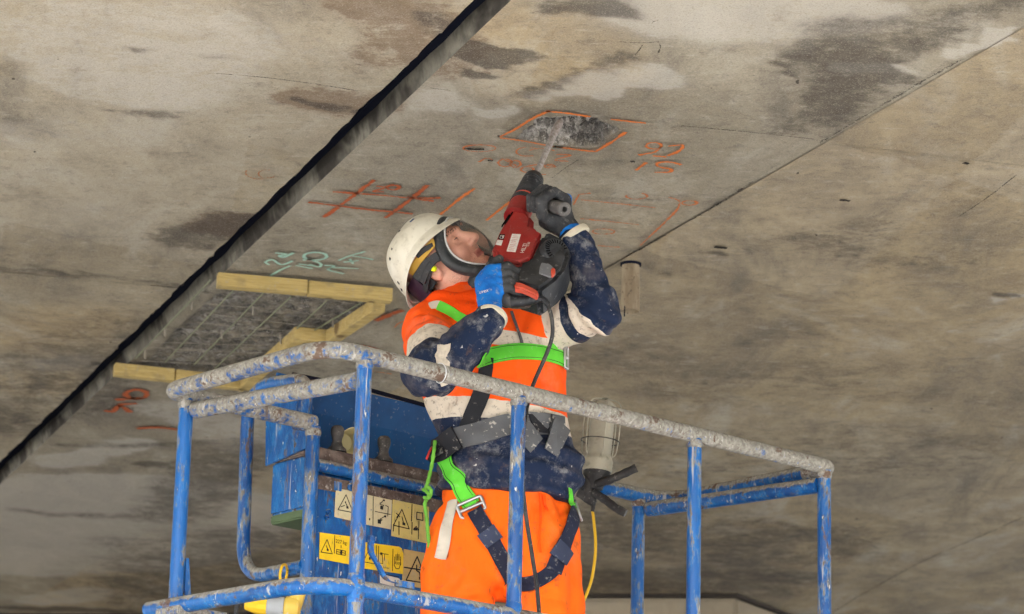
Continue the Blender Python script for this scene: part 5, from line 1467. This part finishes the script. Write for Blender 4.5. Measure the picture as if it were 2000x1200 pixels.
# raised flank panel
flank('flank_panel', [(385,480),(430,468),(500,480),(560,512),(632,552),(582,650),(545,738),(458,768),(330,752),(352,640)], M['dred'], -.01, .004, .0035, red)
body = flank('gear_housing', [(232,662),(300,748),(462,770),(440,830),(425,890),(330,860),(275,825),(190,802),(205,735)], M['dblack'], -.085, -.004, .010)
motor = flank('motor_housing', [(640,548),(700,536),(790,578),(836,640),(842,725),(812,815),(740,900),(615,992),(425,932),(430,850),(460,775),(550,745),(595,650)], M['dblack'], -.086, .004, .014, segs=4)
# motor end cap with slots, light side plate and orange lever
mc = dpx(752, 690) + D3 * .002
capn = nrm(D3 * .80 + D2 * .55 - D1 * .15)
capu = nrm(np.cross(capn, D1)); capv = np.cross(capn, capu)
mb = MB(); mb.lathe(mc - capn * .012, capn, [(-.01, .041), (.008, .041), (.014, .037), (.0155, .027), (.0155, .0)], 30); cap_o = mb.build('motor_cap', M['dblack'], drill)
n_ = NT('slot_black'); M['slot'] = n_.done((.004, .004, .005), .9, 0, .05)
for k in range(26):
    a = k / 26 * 2 * math.pi
    if 3.3 < a < 4.0: continue
    dr = capu * math.cos(a) + capv * math.sin(a); c = mc + capn * .0031
    mb = MB(); mb.bar(c + dr * .0235, c + dr * .0345 - capn * .001, capn, .0030, .0022); mb.build('vent_slot', M['slot'], cap_o, False)
M['dsilver'] = mat_worn('worn_silver_plate', (.19, .21, .24), var=.3, rough=.4, dust=(.4, .4, .4), dust_amt=.5, scale=50)
flank('side_plate', [(632,785),(700,800),(740,838),(745,880),(700,905),(610,870),(618,820)], M['dsilver'], .002, .0065, .002)
flank('mode_lever', [(705,852),(722,845),(740,850),(738,880),(722,908),(708,912)], M['dor'], .004, .014, .003)
flank('trim_ring', [(420,922),(480,935),(545,962),(608,1000),(596,1038),(540,1010),(475,980),(412,972)], M['dor'], -.016, .003, .004)
# vents in the red flank
for k in range(6):
    for j in range(2):
        p, q = dpx(404 - k * 10 - j * 24, 380 + k * 15 + j * 20), dpx(394 - k * 10 - j * 24, 396 + k * 15 + j * 20)
        mb = MB(); mb.bar(p, q, D3, .0022, .004); mb.build('vent_slot', M['slot'], red, False)
# labels and lettering
n_ = NT('white_print'); M['wprint'] = n_.done(n_.mix(n_.math('MULTIPLY', n_.step(n_.noise(90, 4), .5, .7), .5), (.72, .70, .66), (.45, .35, .32)), .5, 0, .3)
n_ = NT('red_print'); M['rprint'] = n_.done((.45, .06, .05), .6, 0, .2)
def label(name, poly, mat, off=.0050):
    mb = MB(); mb.prism([dpx(*q) for q in poly], D3, off, off + .0006); return mb.build(name, mat, red, False)
label('rating_label', [(402,562),(470,566),(428,705),(358,698)], M['wprint'])
for k in range(9):
    x, y = 408 - k * 4.6, 578 + k * 13.5
    mb = MB(); p, q = dpx(x, y) + D3 * .0060, dpx(x + (46 if k % 3 else 36), y + 5) + D3 * .0060; mb.bar(p, q, D3, .0009, .0003); mb.build('print_line', M['rprint'], red, False)
label('code_label', [(286,598),(330,602),(316,642),(272,634)], M['wprint'], .0006)
label('emblem_label', [(304,553),(346,556),(334,596),(292,592)], M['slot'], .0006)
mb = MB()
for p, q in (((312,564),(338,566)), ((338,566),(330,588)), ((330,588),(304,586)), ((304,586),(312,564)), ((318,572),(330,573)), ((330,573),(326,582))):
    mb.bar(dpx(*p) + D3 * .0018, dpx(*q) + D3 * .0018, D3, .0014, .0004)
mb.build('emblem_print', M['wprint'], red, False)
tx = nrm(dpx(522, 612) - dpx(474, 735)); ty = nrm(dpx(490, 660) - dpx(525, 675)); ty = nrm(ty - tx * (tx @ ty))
mb = MB(); put_text(mb, 'HILTI', .0155, dpx(494, 675) + D3 * .0056, tx, ty, 1.25); mb.build('lettering', M['wprint'], red, False)
mb = MB(); put_text(mb, 'TE 60', .0095, dpx(528, 645) + D3 * .0056, tx, ty, 1.0); mb.build('lettering', M['wprint'], red, False)
mb = MB(); mb.prism([dpx(*q) for q in [(300,812),(345,825),(410,885),(380,876)]], D3, -.003, -.001); mb.build('side_label', M['wprint'], body, False)
# nose: collars, rubber chuck, chisel
NO = on_plane(900 + 460 / 4, 320 + 345 / 4, REAR, D3) ; NO = REAR + D1 * ((NO - REAR) @ D1)
CH1 = REAR + D1 * ((on_plane(1045, 346, REAR, D3) - REAR) @ D1)
clen = np.linalg.norm(CH1 - NO)
mb = MB(); mb.lathe(NO, D1, [(-.05, .034), (.0, .0335), (.012, .033), (.0125, .031)], 26); mb.build('nose_collar', M['dred'], drill)
mb = MB(); mb.lathe(NO, D1, [(.010, .030), (.012, .0345), (.030, .0345), (.032, .030)], 26); mb.build('handle_clamp', M['dblack'], drill)
mb = MB(); mb.lathe(NO, D1, [(.031, .0295), (.033, .0315), (.040, .0315), (.042, .0295)], 26); mb.build('red_band', M['dor'], drill)
prof = [(.041, .026)]
for k in range(5):
    l = .044 + k * (clen - .075) / 5; s = (clen - .075) / 5
    prof += [(l, .030 - k * .0006), (l + s * .35, .0325 - k * .0008), (l + s * .7, .0325 - k * .0008), (l + s * .9, .0290 - k * .0006)]
prof += [(clen - .030, .0290), (clen - .010, .0270), (clen - .002, .0230), (clen, .016), (clen - .002, .011)]
mb = MB(); mb.lathe(NO, D1, prof, 26); mb.build('chuck', M['dblack'], drill)
blen = np.linalg.norm(TIP - CH1)
n_ = NT('dusty_chisel_steel')
bc = n_.mix(n_.step(n_.noise(110, 5, .7), .35, .65), (.44, .42, .40), (.27, .235, .21)); M['chisel'] = n_.done(bc, .6, .25, .4)
mb = MB(); mb.lathe(CH1, D1, [(-.02, .0072), (.01, .0074), (blen * .40, .0082), (blen * .72, .0098), (blen * .84, .0112), (blen * .93, .0112), (blen, .004)], 14); mb.build('chisel_bit', M['chisel'], drill)
# rear D handle, strain relief and cable
HGa, HGb = at(982, 522, 7.455), at(990, 594, 7.415)
mb = MB(); mb.tube(arc_path([at(1000, 530, 7.50), at(975, 520, 7.47), at(984, 592, 7.415), at(1040, 590, 7.43), at(1048, 568, 7.47)], [0, .03, .035, .03, 0], 6), [.017] * 0 or .0165, 14); handle = mb.build('rear_handle', M['dgrey'], drill)
mb = MB(); pp = resample(catmull([at(1000, 590, 7.42), at(1030, 588, 7.41), at(1050, 583, 7.40), at(1062, 586, 7.395), at(1072, 597, 7.39)], 8), .004)
mb.tube(pp, [.0175 - .010 * min(1, i / (len(pp) - 1) * 1.3) + (.0008 if i % 3 == 0 else 0) for i in range(len(pp))], 14); mb.build('strain_relief', M['dblack'], drill)
cab = [at(1070, 594, 7.39), at(1078, 625, 7.39), at(1078, 660, 7.41), at(1064, 700, 7.43), at(1046, 740, 7.44), at(1034, 775, 7.42), at(1024, 830, 7.36), at(1020, 900, 7.36), at(1022, 960, 7.38), at(1029, 1020, 7.40), at(1040, 1090, 7.41), at(1050, 1160, 7.40), at(1054, 1260, 7.38), at(1050, 1500, 7.36)]
mb = MB(); mb.tube(catmull(cab, 8), .0052, 10); mb.build('power_cable', M['blackpl'], drill)
# side handle
SH0, SH1 = at(1036, 392, 7.665), at(1102, 409, 7.50)
hx = nrm(SH1 - SH0)
mb = MB(); mb.lathe(SH0, hx, [(0, .012), (.01, .014), (.03, .0150)] + [(.04 + k * .012, .0165 + (.0012 if k % 2 else 0)) for k in range(8)] + [(np.linalg.norm(SH1 - SH0) - .012, .019), (np.linalg.norm(SH1 - SH0), .0195), (np.linalg.norm(SH1 - SH0) + .003, .016), (np.linalg.norm(SH1 - SH0) + .002, .0075), (np.linalg.norm(SH1 - SH0) - .02, .007)], 20)
mb.build('side_handle', M['dgrey'], drill)

# ================================================================== gloved hands
def mat_glove(name):
    n = NT(name)
    blue = n.mix(n.step(n.noise(30, 4), .35, .7), (.010, .17, .58), (.008, .10, .40))
    blue = n.mix(n.math('MULTIPLY', n.step(n.noise(60, 4, .7), .54, .68), .5), blue, (.30, .36, .42))
    dk = n.mix(n.step(n.noise(25, 4), .35, .7), (.055, .058, .062), (.028, .030, .033)); dk = n.mix(n.math('MULTIPLY', n.step(n.noise(55, 5, .7), .53, .68), .45), dk, (.24, .23, .21))
    k = n.step(n.math('ADD', n.attr('coat'), n.math('MULTIPLY', n.math('SUBTRACT', n.noise(70, 4), .5), .5)), .45, .55)
    n.bump(n.math('ADD', n.noise(220, 2), n.noise(60, 3)), .3, .003)
    return n.done(n.mix(k, blue, dk), .8, 0, .2)
M['glove'] = mat_glove('coated_work_glove')
def make_hand(name, gc, ga, pal, top, wrist, wr, foff, frad, ang, rr, thumb, coat, parent, step=.0028):
    """gc centre of the grip, ga its axis, pal/top frame round it"""
    pal = nrm(pal - ga * (pal @ ga)); top = np.cross(ga, pal) if np.cross(ga, pal) @ top > 0 else -np.cross(ga, pal)
    def pt(o, a, r): a = math.radians(a); return gc + ga * o + (pal * math.cos(a) + top * math.sin(a)) * r
    prims = []
    for o, fr_, sc in zip(foff, frad, (1.0, 1.06, 1.0, .88)):
        ch = [pt(o * .92, ang[0], rr[0])] + [pt(o, a, r) for a, r in zip(ang[1:], rr[1:])]
        for i in range(len(ch) - 1): prims.append((ch[i], ch[i + 1], fr_ * (1.06 if i else 1.18), fr_ * (.98 if i else 1.08), i))
    pc = pt(0, ang[0] * .3, rr[0] + .004); 
    def fn(P):
        fd = None; chunk = []
        for f in range(4):
            d = None
            for (a, b, ra, rb, i) in prims[f * (len(prims) // 4):(f + 1) * (len(prims) // 4)]:
                q = sd_cone(P, a, b, ra, rb); d = q if d is None else smin(d, q, .004)
            chunk.append(d)
        fd = chunk[0]
        for d in chunk[1:]: fd = smin(fd, d, .0025)
        palm = sd_cone(P, pt(foff[0] * .8, ang[0] * .85, rr[0] - .002), pt(foff[3] * .8, ang[0] * .85, rr[0] - .002), .018, .017)
        palm = smin(palm, sd_cone(P, pt(foff[0] * .7, -18, rr[0]), pt(foff[3] * .7, -18, rr[0]), .019, .019), .02)
        palm = smin(palm, sd_cone(P, pc, wrist, .030, wr), .03)
        d = smin(fd, palm, .008)
        td = None
        for a, b, ra, rb in zip(thumb[:-1], thumb[1:], (.0175, .0145, .0125), (.0145, .0125, .0110)):
            q = sd_cone(P, pt(*a), pt(*b), ra, rb); td = q if td is None else smin(td, q, .004)
        d = smin(d, td, .010)
        return d + .0012 * wav(P, 110, 1.0) + .0008 * wav(P, 230, 2.0)
    L = np.array([p for q in prims for p in q[:2]] + [wrist, gc] + [pt(*a) for a in thumb])
    return net_obj(name, fn, L.min(0) - .042, L.max(0) + .042, step, M['glove'], parent, {'coat': lambda P: coat(P, pt, gc, ga, pal, top)}, smooth_it=1), pt
# left hand over the side handle
gcL = SH0 + hx * np.linalg.norm(SH1 - SH0) * .50
def coatL(P, pt, gc, ga, pal, top):
    q = P - gc; a = np.degrees(np.arctan2(q @ top, q @ pal)); r = np.hypot(q @ top, q @ pal)
    back = smooth((r - .045) / .010) * smooth((a - 55) / 10) * smooth((150 - a) / 10)
    cuff = smooth(1 - (np.linalg.norm(P - WL, axis=1) - .035) / .012) * ((P - WL) @ FW > -.5)
    return 1 - np.maximum(back * .95, cuff * .75)
handL, _ = make_hand('glove', gcL, -hx, WL - gcL, UP, WL + (WL - EL) * .05, .031, (-.036, -.012, .012, .035), (.0118, .0122, .0118, .0105), (28, 88, 150, 215, 262), (.046, .043, .039, .036, .033), ((-.030, -25, .040), (-.040, -85, .040), (-.036, -140, .036), (-.030, -175, .034)), coatL, person)
mb = MB(); wd = nrm(gcL - WL); mb.lathe(WL + wd * .000, wd, [(-.006, .040), (-.004, .046), (.006, .0475), (.012, .045), (.014, .036)], 24)
n_ = NT('cream_knit_cuff'); M['cuff'] = n_.done(n_.mix(n_.noise(60), (.62, .58, .46), (.48, .44, .34)), .9, 0, .1)
mb.build('cuff', M['cuff'], handL)
# right hand on the rear handle
gcR = at(985, 560, 7.437); gaR = nrm(at(981, 530, 7.45) - at(986, 590, 7.42))
def coatR(P, pt, gc, ga, pal, top):
    q = P - gc; a = np.degrees(np.arctan2(q @ top, q @ pal))
    return smooth((a - 62) / 20) + smooth((-25 - a) / 20) + smooth(((q @ ga) - .043) / .008)
handR, ptR = make_hand('glove', gcR, gaR, -RT * 1.0 - FW * .25, -FW, WR, .030, (.032, .010, -.012, -.033), (.0118, .0122, .0118, .0105), (40, 92, 150, 212, 258), (.044, .042, .038, .035, .032), ((.030, 5, .040), (.052, 20, .034), (.068, 30, .022), (.082, 40, .010)), coatR, person)
mb = MB(); wd = nrm(gcR - WR); mb.lathe(WR + wd * .002, wd, [(-.008, .036), (-.006, .0395), (.004, .0405), (.006, .034)], 24); mb.build('cuff', M['cuff'], handR)
# lettering printed on the back of the blue glove
try:
    gfn = lambda P: np.minimum(sd_cone(P, gcR + (-RT) * .04, WR, .036, .032), 1.0)
    me = handR.data; Vh = np.array([v.co[:] for v in me.vertices]); Nh = np.array([v.normal[:] for v in me.vertices])
    mb = MB(); vs, fs = text_geo('uvex', .016)
    c0_, xd_, yd_ = None, None, None
    out = []
    pxs = [(933 + 1.0 * (v[0] / .016 * 9.5 + 12) , 569 - v[1] / .016 * 10.5 - (v[0] / .016 * 9.5) * .28) for v in vs]
    D = np.array([ray(*p) for p in pxs]); D /= np.linalg.norm(D, axis=1)[:, None]
    facing = (Nh @ FW) < 0
    Vf, Nf = Vh[facing], Nh[facing]
    for d in D:
        rel = Vf - EYE; tt_ = rel @ d; dist = np.linalg.norm(rel - tt_[:, None] * d, axis=1)
        i = np.argsort(dist)[:6]; w_ = 1 / (dist[i] + 1e-4); t_ = (tt_[i] * w_).sum() / w_.sum()
        out.append(EYE + d * (t_ - .0022))
    mb.add(out, fs); mb.build('lettering', M['wprint'], handR, False)
except Exception as e:
    print('lettering', e)
